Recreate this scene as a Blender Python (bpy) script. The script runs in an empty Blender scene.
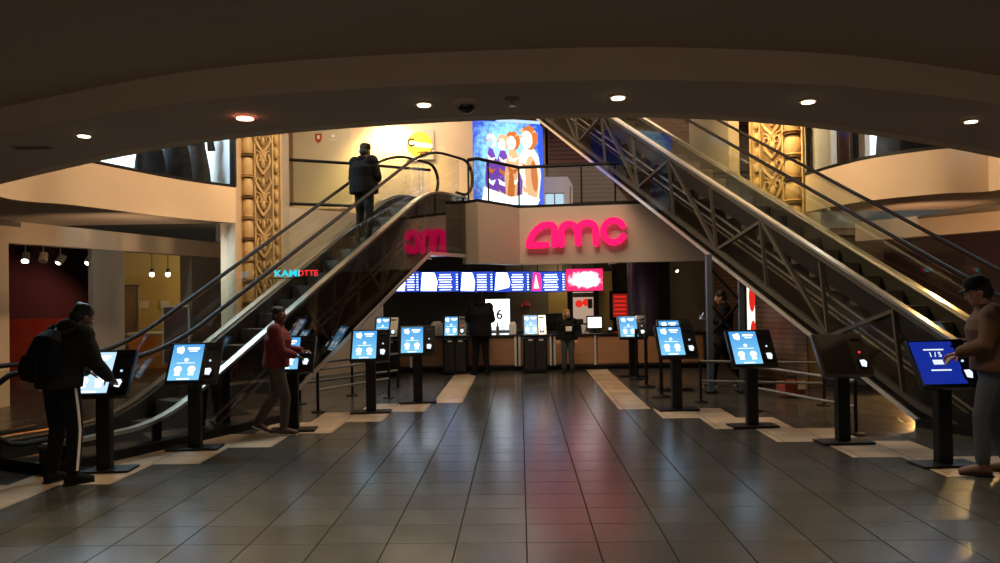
import bpy, bmesh, math, random
from mathutils import Vector, Matrix, Euler
random.seed(7)
S = bpy.context.scene
C = S.collection
# ------------------------------------------------------------------ camera
CAM_H, FPX = 1.75, 750.0
PITCH, ROLL = math.radians(0.65), math.radians(-0.9)
cd = bpy.data.cameras.new('camera'); cam = bpy.data.objects.new('camera', cd); C.objects.link(cam)
cd.sensor_width = 36; cd.lens = FPX / 1000 * 36; cd.clip_start = .05; cd.clip_end = 200
CM = (Matrix.Rotation(math.pi/2 + PITCH, 4, 'X') @ Matrix.Rotation(ROLL, 4, 'Z'))
cam.matrix_world = Matrix.Translation((0, 0, CAM_H)) @ CM
S.camera = cam
S.view_settings.view_transform = 'Standard'; S.view_settings.look = 'None'
S.view_settings.gamma = 1; S.view_settings.use_curve_mapping = False
S.view_settings.exposure = 0.0
S.cycles.use_denoising = True
S.cycles.max_bounces = 8; S.cycles.transparent_max_bounces = 24
S.cycles.caustics_reflective = False; S.cycles.caustics_refractive = False
S.cycles.sample_clamp_indirect = 3
# ------------------------------------------------------------------ world: the rest of the dim building
W = bpy.data.worlds.new('world'); S.world = W; W.use_nodes = True
W.node_tree.nodes['Background'].inputs[0].default_value = (1, .78, .58, 1)
W.node_tree.nodes['Background'].inputs[1].default_value = .8
# ------------------------------------------------------------------ large lights (the halls' own down-lights, and added unseen lamps)
def lamp(name, kind, loc, power, col=(1, .8, .55), size=.1, target=None, spot=60, blend=.4, size_y=None):
    l = bpy.data.lights.new(name, kind); l.energy = power; l.color = col
    if kind == 'AREA':
        l.size = size
        if size_y: l.shape = 'RECTANGLE'; l.size_y = size_y
    else: l.shadow_soft_size = size
    if kind == 'SPOT': l.spot_size = math.radians(spot); l.spot_blend = blend
    o = bpy.data.objects.new(name, l); C.objects.link(o); o.location = loc
    if target is not None:
        o.rotation_euler = (Vector(target) - Vector(loc)).to_track_quat('-Z', 'Y').to_euler()
    return o
WARM = (1, .67, .36); COOL = (.45, .6, 1)
# near hall: recessed lights of the curved soffit
def _on3(px, py):
    v = CM.to_3x3() @ Vector(((px-500)/FPX, (281.5-py)/FPX, -1)); k = 1.25/v.z; return (v.x*k, v.y*k, 2.95)
for px, py, pw, cl in ((84, 134.5, 90, WARM), (245, 116.5, 120, (1, .6, .4)), (424, 103, 70, (1, .85, .7)), (618, 96, 60, (1, .72, .6)), (808, 100, 80, WARM), (971, 120, 90, WARM)):
    p = _on3(px, py); lamp('down_light', 'SPOT', p, pw, cl, .04, (p[0], p[1]-.05, 0), 78, .5)
lamp('down_light', 'SPOT', (-1.85, 4.5, 3.12), 260, (1, .94, .68), .02, (-1.85, 4.9, 0), 76, .25)
lamp('down_light', 'SPOT', (3.0, 3.4, 3.1), 110, (1, .85, .6), .03, (3.0, 3.9, 0), 70, .3)
for x, y, pw in ((-5.5, 1.5, 120), (0, -.5, 160), (5.5, 1.5, 110), (-2.5, -4, 150), (3, -4, 150)):
    lamp('down_light', 'SPOT', (x, y, 3.1), pw, (1, .82, .62), .05, (x, y+.05, 0), 95, .6)  # out-of-view spots, added so light off the floor brightens the soffit
# upper storey: warm ceiling lights of the far landing and of the balconies
lamp('upper_light', 'SPOT', (-3.0, 19.8, 6.7), 900, (1, .68, .25), .15, (-2.9, 20.6, 4.4), 110, .8)
lamp('upper_light', 'AREA', (0, 12.5, 7.1), 420, (1, .74, .46), 4.5, (0, 12.5, 0))
lamp('upper_light', 'SPOT', (1.0, 10.2, 6.9), 1350, (1, .66, .38), .3, (-6.0, 11.6, 3.2), 50, .8)
lamp('upper_light', 'SPOT', (-1.5, 9.8, 6.9), 2100, (1, .68, .38), .3, (7.0, 11.0, 3.2), 60, .8)
lamp('upper_light', 'SPOT', (-2.4, 11.0, 7.0), 520, (1, .72, .38), .2, (-4.5, 14.4, 4.0), 50, .7)
lamp('upper_light', 'SPOT', (3.4, 11.2, 7.0), 1500, (1, .64, .24), .2, (4.9, 13.4, 4.6), 50, .7)
# upper shops, daylight-white
lamp('shop_light', 'AREA', (-6.7, 12.2, 5.85), 700, (.65, .88, 1), 1.4, (-6.9, 12.2, 3))
lamp('shop_light', 'AREA', (7.0, 12.0, 5.85), 650, (.75, .9, 1), 1.4, (7.2, 12.0, 3))
# ground floor shops
lamp('shop_light', 'POINT', (-7.0, 18.9, 2.3), 60, (1, .72, .3), .08)
lamp('shop_light', 'SPOT', (-9.6, 15.2, 2.6), 80, (1, .34, .2), .08, (-11.4, 17, .3), 95, .6)
# unseen spots added in mid-air to brighten soffit recess and headers of the shop fronts
lamp('shop_light', 'SPOT', (-5.0, 10.6, 2.0), 190, (1, .68, .42), .15, (-7.5, 14.2, 2.8), 80, .8)
lamp('shop_light', 'SPOT', (5.8, 11.0, 2.0), 190, (1, .62, .34), .15, (8.2, 13.6, 2.8), 80, .8)
# fascia wash and hall
lamp('fascia_light', 'SPOT', (.9, 11.5, 6.6), 200, (1, .80, .62), .25, (1.3, 15.6, 2.8), 42, .7)
lamp('hall_light', 'POINT', (1.6, 19.2, 2.2), 14, (1, .72, .35), .06)
lamp('hall_light', 'SPOT', (2.9, 14.6, 2.25), 40, (1, .7, .45), .05, (2.6, 16.3, .4), 100, .7)
lamp('hall_light', 'SPOT', (0, 14.6, 2.25), 25, (1, .7, .5), .05, (0, 16.3, .4), 100, .7)
# warm lamps right of the right escalator
lamp('right_light', 'SPOT', (7.5, 11.6, 2.85), 420, (1, .55, .2), .08, (5.8, 9.9, 0), 75, .6)
lamp('right_light', 'SPOT', (6.4, 13.5, 2.6), 60, (1, .6, .3), .08, (6.6, 16.6, 1.6), 80, .6)
lamp('right_light', 'POINT', (8.6, 11.9, 2.7), 20, (1, .55, .25), .06)
lamp('left_light', 'SPOT', (-6.3, 9.4, 2.8), 1500, (1, .30, .04), .06, (-5.25, 8.4, 0), 24, .5)
lamp('right_light', 'SPOT', (7.0, 12.4, .9), 220, (1, .5, .16), .06, (5.5, 10.2, 0), 70, .6)
lamp('upper_light', 'AREA', (-2.5, 18.8, 7.1), 160, (1, .8, .55), 2.0, (-2.5, 19.6, 4))  # unseen area lamp, added to brighten the far upper wall
lamp('upper_light', 'AREA', (4.0, 17.6, 7.1), 90, (1, .7, .5), 2.0, (4, 19, 4))  # unseen area lamp, added to bring up the slatted wall

# ------------------------------------------------------------------ layout helpers: a picture position and a distance give a place
def ray(px, py):
    v = CM.to_3x3() @ Vector(((px-500)/FPX, (281.5-py)/FPX, -1)); return v / v.y
def at(px, py, d): r = ray(px, py) * d; return Vector((r.x, r.y, r.z + CAM_H))
def on_z(px, py, z):
    r = ray(px, py); k = (z - CAM_H) / r.z; return Vector((r.x*k, r.y*k, z))
def on_line(px, py, p, q):                    # the vertical plane above the plan line p-q
    r = ray(px, py); dx, dy = q[0]-p[0], q[1]-p[1]
    k = (p[0]*dy - p[1]*dx) / (r.x*dy - r.y*dx); return Vector((r.x*k, r.y*k, r.z*k + CAM_H))
# ------------------------------------------------------------------ materials
M = {}
def mat(name, col, rough=.5, metal=0, emit=None, es=1, spec=.5, noise=0, nscale=6, bump=0, bscale=40, coat=0):
    m = bpy.data.materials.new(name); m.use_nodes = True; M[name] = m
    n, l = m.node_tree.nodes, m.node_tree.links; b = n['Principled BSDF']
    b.inputs['Base Color'].default_value = (*col, 1); b.inputs['Roughness'].default_value = rough
    b.inputs['Metallic'].default_value = metal; b.inputs['Specular IOR Level'].default_value = spec
    b.inputs['Coat Weight'].default_value = coat
    if emit: b.inputs['Emission Color'].default_value = (*emit, 1); b.inputs['Emission Strength'].default_value = es
    tc = n.new('ShaderNodeTexCoord')
    if noise:
        t = n.new('ShaderNodeTexNoise'); t.inputs['Scale'].default_value = nscale; t.inputs['Detail'].default_value = 6
        r = n.new('ShaderNodeMapRange'); r.inputs['To Min'].default_value = 1-noise; r.inputs['To Max'].default_value = 1+noise
        x = n.new('ShaderNodeMix'); x.data_type = 'RGBA'; x.blend_type = 'MULTIPLY'; x.inputs[0].default_value = 1
        x.inputs[6].default_value = (*col, 1)
        l.new(tc.outputs['Object'], t.inputs['Vector']); l.new(t.outputs[0], r.inputs[0]); l.new(r.outputs[0], x.inputs[7]); l.new(x.outputs[2], b.inputs['Base Color'])
    if bump:
        t = n.new('ShaderNodeTexNoise'); t.inputs['Scale'].default_value = bscale
        u = n.new('ShaderNodeBump'); u.inputs['Strength'].default_value = bump; u.inputs['Distance'].default_value = .01
        l.new(tc.outputs['Object'], t.inputs['Vector']); l.new(t.outputs[0], u.inputs['Height']); l.new(u.outputs[0], b.inputs['Normal'])
    return m
def glass(name, tint, rough=.02, refl=1.0, base=.05):
    m = bpy.data.materials.new(name); m.use_nodes = True; M[name] = m
    n, l = m.node_tree.nodes, m.node_tree.links; n.remove(n['Principled BSDF'])
    tr = n.new('ShaderNodeBsdfTransparent'); tr.inputs[0].default_value = (*tint, 1)
    gl = n.new('ShaderNodeBsdfGlossy'); gl.inputs['Roughness'].default_value = rough; gl.inputs[0].default_value = (refl, refl, refl, 1)
    lw = n.new('ShaderNodeLayerWeight'); pw = n.new('ShaderNodeMath'); pw.operation = 'POWER'; pw.inputs[1].default_value = 4.5; l.new(lw.outputs['Facing'], pw.inputs[0])
    fr = n.new('ShaderNodeMath'); fr.operation = 'MULTIPLY_ADD'; fr.inputs[1].default_value = .85; fr.inputs[2].default_value = base; l.new(pw.outputs[0], fr.inputs[0]); mx = n.new('ShaderNodeMixShader')
    l.new(fr.outputs[0], mx.inputs[0]); l.new(tr.outputs[0], mx.inputs[1]); l.new(gl.outputs[0], mx.inputs[2]); l.new(mx.outputs[0], n['Material Output'].inputs[0])
    return m
mat('cream', (.62, .47, .32), .7, noise=.06, nscale=2)
mat('plaster', (.50, .42, .34), .75, noise=.08, nscale=2)
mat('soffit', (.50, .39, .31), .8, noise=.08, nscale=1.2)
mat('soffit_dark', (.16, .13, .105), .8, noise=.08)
mat('fascia', (.42, .34, .28), .6, noise=.05, nscale=2)
mat('greywall', (.20, .175, .15), .7, noise=.1)
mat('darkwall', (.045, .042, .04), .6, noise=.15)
mat('purple', (.085, .035, .05), .6, noise=.1)
mat('redpaint', (.22, .035, .02), .5, noise=.1)
mat('yellowwall', (.58, .43, .16), .7, noise=.05)
mat('orange', (.75, .25, .03), .45, noise=.05)
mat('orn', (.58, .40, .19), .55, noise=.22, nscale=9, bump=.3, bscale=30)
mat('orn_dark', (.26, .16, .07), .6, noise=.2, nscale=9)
mat('black', (.003, .003, .0035), .5, spec=.25)
mat('rubber', (.006, .006, .007), .6, spec=.15)
mat('blackgloss', (.01, .01, .011), .2)
mat('housing', (.010, .009, .009), .35, spec=.35)
mat('steel', (.55, .5, .44), .28, metal=1, noise=.08, nscale=3)
mat('truss', (.19, .185, .175), .45, metal=.3, noise=.1)
mat('bluesteel', (.10, .14, .19), .4, metal=.5)
mat('skirt', (.08, .075, .07), .35, metal=.7)
mat('step', (.05, .048, .045), .4, metal=.7)
mat('yellowline', (.5, .35, .05), .5)
mat('silver', (.7, .68, .65), .3, metal=.8)
mat('white', (.75, .73, .7), .5)
mat('paper', (.72, .68, .6), .6)
mat('redtile', (.35, .04, .03), .4)
mat('purplecol', (.055, .035, .09), .35, noise=.1)
mat('cloth_black', (.004, .004, .005), .9, spec=.2, noise=.2, nscale=20)
mat('cloth_grey', (.016, .015, .014), .9, spec=.2, noise=.25, nscale=14)
mat('cloth_red', (.14, .005, .009), .75, noise=.15, nscale=14)
mat('cloth_khaki', (.07, .055, .042), .85, noise=.2, nscale=14)
mat('cloth_brown', (.075, .034, .014), .8, noise=.2, nscale=14)
mat('cloth_denim', (.04, .05, .065), .85, noise=.2, nscale=14)
mat('cloth_greyd', (.09, .09, .09), .85, noise=.2, nscale=14)
mat('leather_brown', (.09, .04, .018), .45, noise=.2)
mat('shoe_dark', (.06, .02, .018), .5)
mat('skin_dark', (.13, .06, .035), .5)
mat('skin_light', (.40, .20, .13), .5)
mat('hair_black', (.008, .007, .007), .6, bump=.8, bscale=120)
mat('hair_blond', (.28, .16, .06), .6, bump=.6, bscale=120)
mat('eye', (.6, .58, .55), .2); mat('iris', (.02, .012, .01), .2)
mat('lip', (.25, .09, .07), .5)
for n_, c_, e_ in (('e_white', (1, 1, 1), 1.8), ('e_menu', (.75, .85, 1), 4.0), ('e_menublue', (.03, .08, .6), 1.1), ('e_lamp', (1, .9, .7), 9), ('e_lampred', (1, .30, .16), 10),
                   ('e_warm', (1, .8, .5), 6), ('e_amc', (1, .004, .11), 1.5), ('e_cyan', (.02, .75, 1), 1.3), ('e_redglow', (1, .03, .03), 1.4),
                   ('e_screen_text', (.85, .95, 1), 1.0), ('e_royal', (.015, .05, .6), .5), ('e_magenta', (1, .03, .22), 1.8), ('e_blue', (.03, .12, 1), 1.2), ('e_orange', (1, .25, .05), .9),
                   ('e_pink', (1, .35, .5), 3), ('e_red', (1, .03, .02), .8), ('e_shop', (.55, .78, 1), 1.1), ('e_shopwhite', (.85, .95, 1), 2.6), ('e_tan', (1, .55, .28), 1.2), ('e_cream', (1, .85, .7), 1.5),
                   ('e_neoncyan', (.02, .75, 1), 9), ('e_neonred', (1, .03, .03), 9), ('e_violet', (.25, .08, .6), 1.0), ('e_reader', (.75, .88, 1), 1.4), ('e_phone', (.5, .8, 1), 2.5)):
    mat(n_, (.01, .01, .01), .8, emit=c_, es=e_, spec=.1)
glass('glass', (.86, .88, .84)); glass('glass_dark', (.34, .33, .30), .03, .9); glass('glass_rail', (.91, .93, .90)); glass('shopglass', (.93, .96, 1), .02, .4)
glass('cladding', (.42, .39, .36), .03, 1.0, .16); glass('cladding_clear', (.62, .60, .57), .06, .22)

def grad_emit(name, c0, c1, strength, axis='Z', lo=0, hi=1):
    m = bpy.data.materials.new(name); m.use_nodes = True; M[name] = m
    n, l = m.node_tree.nodes, m.node_tree.links; b = n['Principled BSDF']
    tc = n.new('ShaderNodeTexCoord'); sp = n.new('ShaderNodeSeparateXYZ'); mr = n.new('ShaderNodeMapRange'); cr = n.new('ShaderNodeMix'); cr.data_type = 'RGBA'
    mr.inputs[1].default_value = lo; mr.inputs[2].default_value = hi
    cr.inputs[6].default_value = (*c0, 1); cr.inputs[7].default_value = (*c1, 1)
    l.new(tc.outputs['Object'], sp.inputs[0]); l.new(sp.outputs[axis], mr.inputs[0]); l.new(mr.outputs[0], cr.inputs[0])
    l.new(cr.outputs[2], b.inputs['Emission Color']); b.inputs['Emission Strength'].default_value = strength
    b.inputs['Base Color'].default_value = (.01, .01, .01, 1); b.inputs['Roughness'].default_value = .15
    return m
grad_emit('e_kiosk', (.24, .66, .95), (.07, .36, .80), 1.05, 'Y', 0, .47)
grad_emit('e_kioskdim', (.012, .10, .42), (.02, .035, .30), 1.0, 'Y', 0, .47)

def floor_material():
    """large glossy stoneware tiles; pale tiles step away from the hall in two diagonal runs"""
    m = bpy.data.materials.new('floor_tiles'); m.use_nodes = True; M['floor_tiles'] = m
    n, l = m.node_tree.nodes, m.node_tree.links; b = n['Principled BSDF']
    def mt(op, a, b_=None, c=None):
        x = n.new('ShaderNodeMath'); x.operation = op
        for i, v in enumerate((a, b_, c)):
            if v is None: continue
            if isinstance(v, (int, float)): x.inputs[i].default_value = v
            else: l.new(v, x.inputs[i])
        return x.outputs[0]
    tc = n.new('ShaderNodeTexCoord'); mp = n.new('ShaderNodeMapping')
    mp.inputs['Rotation'].default_value = (0, 0, math.radians(1.5))
    l.new(tc.outputs['Object'], mp.inputs[0]); sp = n.new('ShaderNodeSeparateXYZ'); l.new(mp.outputs[0], sp.inputs[0])
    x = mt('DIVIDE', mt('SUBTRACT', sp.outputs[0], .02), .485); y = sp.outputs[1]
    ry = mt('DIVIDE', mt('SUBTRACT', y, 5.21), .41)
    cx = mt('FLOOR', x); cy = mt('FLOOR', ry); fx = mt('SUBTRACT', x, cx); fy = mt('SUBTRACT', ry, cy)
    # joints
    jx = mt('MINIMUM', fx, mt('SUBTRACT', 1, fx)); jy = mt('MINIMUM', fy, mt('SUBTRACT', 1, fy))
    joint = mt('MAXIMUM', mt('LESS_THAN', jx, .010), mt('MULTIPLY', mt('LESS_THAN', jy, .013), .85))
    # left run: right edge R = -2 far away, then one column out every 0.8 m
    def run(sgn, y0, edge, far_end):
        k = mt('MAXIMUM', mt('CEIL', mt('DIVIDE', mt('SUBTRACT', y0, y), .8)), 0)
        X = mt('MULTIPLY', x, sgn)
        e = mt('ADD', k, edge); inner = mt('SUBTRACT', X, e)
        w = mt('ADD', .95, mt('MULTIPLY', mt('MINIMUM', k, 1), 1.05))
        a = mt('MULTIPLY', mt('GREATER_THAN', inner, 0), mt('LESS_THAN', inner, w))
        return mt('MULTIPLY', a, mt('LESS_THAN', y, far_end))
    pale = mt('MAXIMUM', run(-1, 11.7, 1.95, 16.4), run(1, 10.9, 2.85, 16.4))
    cv = n.new('ShaderNodeCombineXYZ'); l.new(cx, cv.inputs[0]); l.new(cy, cv.inputs[1])
    wn = n.new('ShaderNodeTexWhiteNoise'); l.new(cv.outputs[0], wn.inputs[0])
    ns = n.new('ShaderNodeTexNoise'); ns.inputs['Scale'].default_value = 3; ns.inputs['Detail'].default_value = 8; l.new(tc.outputs['Object'], ns.inputs[0])
    v = mt('ADD', mt('MULTIPLY', wn.outputs[0], .35), mt('ADD', mt('MULTIPLY', ns.outputs[0], .5), .6))
    def colr(c):
        k = n.new('ShaderNodeRGB'); k.outputs[0].default_value = (*c, 1); return k.outputs[0]
    def mix(f, a, b_, bt='MIX'):
        k = n.new('ShaderNodeMix'); k.data_type = 'RGBA'; k.blend_type = bt
        for i, q in ((0, f), (6, a), (7, b_)):
            if isinstance(q, (int, float)): k.inputs[i].default_value = q
            else: l.new(q, k.inputs[i])
        return k.outputs[2]
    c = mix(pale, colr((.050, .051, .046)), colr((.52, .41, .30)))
    cvv = n.new('ShaderNodeCombineColor')
    for i in range(3): l.new(v, cvv.inputs[i])
    c = mix(1.0, c, cvv.outputs[0], 'MULTIPLY'); c = mix(mt('MULTIPLY', joint, .8), c, colr((.012, .012, .012)))
    l.new(c, b.inputs['Base Color'])
    l.new(mt('ADD', mt('ADD', .17, mt('MULTIPLY', joint, .5)), mt('MULTIPLY', ns.outputs[0], .12)), b.inputs['Roughness'])
    l.new(mt('MULTIPLY', mt('SUBTRACT', 1, joint), .6), b.inputs['Specular IOR Level'])
    bp = n.new('ShaderNodeBump'); bp.inputs['Strength'].default_value = .25; bp.inputs['Distance'].default_value = .002
    hh = mt('ADD', mt('MULTIPLY', joint, -1), mt('MULTIPLY', ns.outputs[0], .06)); l.new(hh, bp.inputs['Height']); l.new(bp.outputs[0], b.inputs['Normal'])
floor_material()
def radial_emit(name, c0, c1, s0, s1, r):
    m = bpy.data.materials.new(name); m.use_nodes = True; M[name] = m
    n, l = m.node_tree.nodes, m.node_tree.links; b = n['Principled BSDF']
    tc = n.new('ShaderNodeTexCoord'); mp = n.new('ShaderNodeMapping'); mp.inputs['Scale'].default_value = [1/k for k in r]; l.new(tc.outputs['Object'], mp.inputs[0])
    ln = n.new('ShaderNodeVectorMath'); ln.operation = 'LENGTH'; l.new(mp.outputs[0], ln.inputs[0])
    ns = n.new('ShaderNodeTexNoise'); ns.inputs['Scale'].default_value = 9; l.new(tc.outputs['Object'], ns.inputs[0])
    ad = n.new('ShaderNodeMath'); ad.operation = 'MULTIPLY_ADD'; ad.inputs[1].default_value = .9; l.new(ns.outputs[0], ad.inputs[0]); l.new(ln.outputs['Value'], ad.inputs[2])
    mr = n.new('ShaderNodeMapRange'); mr.inputs[1].default_value = .7; mr.inputs[2].default_value = 1.5; l.new(ad.outputs[0], mr.inputs[0])
    mx = n.new('ShaderNodeMix'); mx.data_type = 'RGBA'; mx.inputs[6].default_value = [c*s0 for c in c0]+[1]; mx.inputs[7].default_value = [c*s1 for c in c1]+[1]
    l.new(mr.outputs[0], mx.inputs[0]); l.new(mx.outputs[2], b.inputs['Emission Color']); b.inputs['Emission Strength'].default_value = 1; b.inputs['Base Color'].default_value = (.02, .02, .02, 1)
    return m
radial_emit('e_magentascreen', (1, .85, .9), (1, .02, .16), 4, 1.2, (.40, 1, .20))
radial_emit('e_adfield', (.35, .9, 1), (.01, .09, .80), 1.7, 1.0, (.80, 1, 1.25))
def slat_material(name, c0, c1, pitch, axis='Z'):
    m = mat(name, c0, .5); n, l = m.node_tree.nodes, m.node_tree.links; b = n['Principled BSDF']
    tc = n.new('ShaderNodeTexCoord'); sp = n.new('ShaderNodeSeparateXYZ'); l.new(tc.outputs['Object'], sp.inputs[0])
    d = n.new('ShaderNodeMath'); d.operation = 'FRACT'; e = n.new('ShaderNodeMath'); e.operation = 'DIVIDE'; e.inputs[1].default_value = pitch
    l.new(sp.outputs[axis], e.inputs[0]); l.new(e.outputs[0], d.inputs[0])
    g = n.new('ShaderNodeMath'); g.operation = 'GREATER_THAN'; g.inputs[1].default_value = .3; l.new(d.outputs[0], g.inputs[0])
    mx = n.new('ShaderNodeMix'); mx.data_type = 'RGBA'; mx.inputs[6].default_value = (*c1, 1); mx.inputs[7].default_value = (*c0, 1)
    l.new(g.outputs[0], mx.inputs[0]); l.new(mx.outputs[2], b.inputs['Base Color'])
slat_material('slats', (.10, .045, .03), (.03, .012, .008), .11)
slat_material('woodslats', (.13, .07, .035), (.07, .04, .02), .09)
slat_material('steptread', (.16, .15, .14), (.02, .02, .02), .02, 'Y')
def wood(name, c0, c1):
    m = mat(name, c0, .4); n, l = m.node_tree.nodes, m.node_tree.links; b = n['Principled BSDF']
    tc = n.new('ShaderNodeTexCoord'); mp = n.new('ShaderNodeMapping'); mp.inputs['Scale'].default_value = (1, 1, 12); l.new(tc.outputs['Object'], mp.inputs[0])
    t = n.new('ShaderNodeTexNoise'); t.inputs['Scale'].default_value = 1.5; t.inputs['Detail'].default_value = 6; l.new(mp.outputs[0], t.inputs[0])
    mx = n.new('ShaderNodeMix'); mx.data_type = 'RGBA'; mx.inputs[6].default_value = (*c0, 1); mx.inputs[7].default_value = (*c1, 1)
    l.new(t.outputs[0], mx.inputs[0]); l.new(mx.outputs[2], b.inputs['Base Color'])
wood('wood', (.36, .19, .10), (.22, .11, .055))

# ------------------------------------------------------------------ mesh building
class MB:
    def __init__(s): s.v = []; s.f = []
    def add(s, vs, fs, T=None):
        o = len(s.v)
        for v in vs: s.v.append(T @ Vector(v) if T else Vector(v))
        for f in fs: s.f.append([i+o for i in f])
        return s
    def box(s, c, size, T=None):
        x, y, z = [k/2 for k in size]; cx, cy, cz = c
        vs = [(cx+a*x, cy+b*y, cz+d*z) for a in (-1, 1) for b in (-1, 1) for d in (-1, 1)]
        return s.add(vs, [(0, 1, 3, 2), (4, 6, 7, 5), (0, 4, 5, 1), (2, 3, 7, 6), (0, 2, 6, 4), (1, 5, 7, 3)], T)
    def bar(s, p, q, w, h, up=(0, 0, 1)):
        p, q = Vector(p), Vector(q); d = (q-p).normalized(); up = Vector(up)
        if abs(d.dot(up)) > .99: up = Vector((0, 1, 0))
        r = d.cross(up).normalized()*w/2; u = r.cross(d).normalized()*h/2
        vs = [p-r-u, p+r-u, p+r+u, p-r+u, q-r-u, q+r-u, q+r+u, q-r+u]
        return s.add(vs, [(3, 2, 1, 0), (4, 5, 6, 7), (0, 1, 5, 4), (1, 2, 6, 5), (2, 3, 7, 6), (3, 0, 4, 7)])
    def tube(s, pts, r, n=10, r2=None, ref=None, caps=True):
        pts = [Vector(p) for p in pts]; m = len(pts); o = len(s.v)
        rs = r if isinstance(r, (list, tuple)) else [r]*m
        N = None
        for i, p in enumerate(pts):
            t = (pts[min(i+1, m-1)]-pts[max(i-1, 0)]).normalized()
            if N is None:
                N = Vector(ref) if ref else (Vector((1, 0, 0)) if abs(t.x) < .8 else Vector((0, 1, 0)))
            N = (N - t*N.dot(t)).normalized(); B = t.cross(N)
            ra = rs[i]; rb = (r2[i] if isinstance(r2, (list, tuple)) else (r2 or ra))
            for k in range(n):
                a = 2*math.pi*k/n; s.v.append(p + N*ra*math.cos(a) + B*rb*math.sin(a))
        for i in range(m-1):
            for k in range(n):
                a, b = o+i*n+k, o+i*n+(k+1) % n; s.f.append([a, b, b+n, a+n])
        if caps: s.f.append([o+k for k in range(n)][::-1]); s.f.append([o+(m-1)*n+k for k in range(n)])
        return s
    def cyl(s, p, q, r, n=16): return s.tube([p, q], r, n)
    def sphere(s, c, r, n=12, m=8, T=None):
        r = r if isinstance(r, (tuple, list)) else (r, r, r); vs = []; fs = []
        for i in range(1, m):
            a = math.pi*i/m
            for k in range(n): b = 2*math.pi*k/n; vs.append((c[0]+r[0]*math.sin(a)*math.cos(b), c[1]+r[1]*math.sin(a)*math.sin(b), c[2]+r[2]*math.cos(a)))
        vs.append((c[0], c[1], c[2]+r[2])); vs.append((c[0], c[1], c[2]-r[2])); t, u = len(vs)-2, len(vs)-1
        for i in range(m-2):
            for k in range(n): a, b = i*n+k, i*n+(k+1) % n; fs.append((a, a+n, b+n, b))
        for k in range(n): fs.append((t, k, (k+1) % n)); fs.append((u, (m-2)*n+(k+1) % n, (m-2)*n+k))
        return s.add(vs, fs, T)
    def prism(s, poly, z0, z1, T=None):                       # plan polygon between two heights
        n = len(poly); vs = [(p[0], p[1], z0) for p in poly]+[(p[0], p[1], z1) for p in poly]
        return s.add(vs, [list(range(n))[::-1], list(range(n, 2*n))]+[(i, (i+1) % n, n+(i+1) % n, n+i) for i in range(n)], T)
    def ribbon(s, poly, z0, z1, th, closed=False):            # wall of thickness th along a plan polyline (thickness to the left)
        n = len(poly); P = [Vector((p[0], p[1], 0)) for p in poly]; Q = []
        for i, p in enumerate(P):
            a = P[i]-P[i-1] if i > 0 else P[1]-P[0]; b = P[i+1]-P[i] if i < n-1 else a
            d = (a.normalized()+b.normalized()).normalized(); Q.append(p+Vector((-d.y, d.x, 0))*th)
        for i in range(n-1):
            a, b, c, d = P[i], P[i+1], Q[i+1], Q[i]
            s.add([(v.x, v.y, z) for z in (z0, z1) for v in (a, b, c, d)], [(3, 2, 1, 0), (4, 5, 6, 7), (0, 1, 5, 4), (2, 3, 7, 6)]+([(3, 0, 4, 7)] if i == 0 else [])+([(1, 2, 6, 5)] if i == n-2 else []))
        return s
    def lathe(s, prof, n=16, T=None):
        vs = []; fs = []; m = len(prof)
        for r, z in prof:
            for k in range(n): a = 2*math.pi*k/n; vs.append((r*math.cos(a), r*math.sin(a), z))
        for i in range(m-1):
            for k in range(n): a, b = i*n+k, i*n+(k+1) % n; fs.append((a, b, b+n, a+n))
        fs.append(list(range(n))[::-1]); fs.append([(m-1)*n+k for k in range(n)])
        return s.add(vs, fs, T)
    def build(s, name, m, parent=None, bevel=0, smooth=False, world=False, loc=None, mods=None):
        me = bpy.data.meshes.new(name)
        inv = WM[parent.name].inverted() if (world and parent is not None) else None
        if world and parent is None and loc is None:
            loc = Vector((sum(v.x for v in s.v)/len(s.v), sum(v.y for v in s.v)/len(s.v), min(v.z for v in s.v)))
        if world and parent is None: vs = [v-Vector(loc) for v in s.v]
        else: vs = [inv @ v if inv else v for v in s.v]
        me.from_pydata([tuple(v) for v in vs], [], s.f)
        bm = bmesh.new(); bm.from_mesh(me); bmesh.ops.recalc_face_normals(bm, faces=bm.faces)
        if bevel: bmesh.ops.bevel(bm, geom=[e for e in bm.edges if len(e.link_faces) == 2 and e.calc_face_angle(0) > .6], offset=bevel, segments=2, profile=.6, affect='EDGES', clamp_overlap=True)
        if smooth:
            bmesh.ops.remove_doubles(bm, verts=bm.verts, dist=1e-4)
            for f in bm.faces: f.smooth = True
        bm.to_mesh(me); bm.free()
        if smooth and bevel: me.set_sharp_from_angle(angle=.7)
        elif smooth: me.set_sharp_from_angle(angle=.9)
        me.materials.append(M[m] if isinstance(m, str) else m)
        o = bpy.data.objects.new(name, me); C.objects.link(o)
        if parent: o.parent = parent
        if loc is not None: o.location = loc
        WM[o.name] = (WM[parent.name] if parent else Matrix.Identity(4)) @ Matrix.Translation(o.location)
        return o
WM = {}
def tag(o, label, cat, group=None):
    o['label'] = label; o['category'] = cat
    if group: o['group'] = group
    return o
def thing(name, label, cat, loc=(0, 0, 0), rz=0, group=None):
    o = bpy.data.objects.new(name, None); C.objects.link(o); o.location = loc; o.rotation_euler = (0, 0, rz); o.empty_display_size = .2
    WM[o.name] = Matrix.Translation(Vector(loc)) @ Matrix.Rotation(rz, 4, 'Z')
    return tag(o, label, cat, group)
def struct(o): o['kind'] = 'structure'; return o
def copy_tree(o, parent=None):
    c = o.copy(); C.objects.link(c); c.parent = parent
    for ch in list(o.children): copy_tree(ch, c)
    return c
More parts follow.
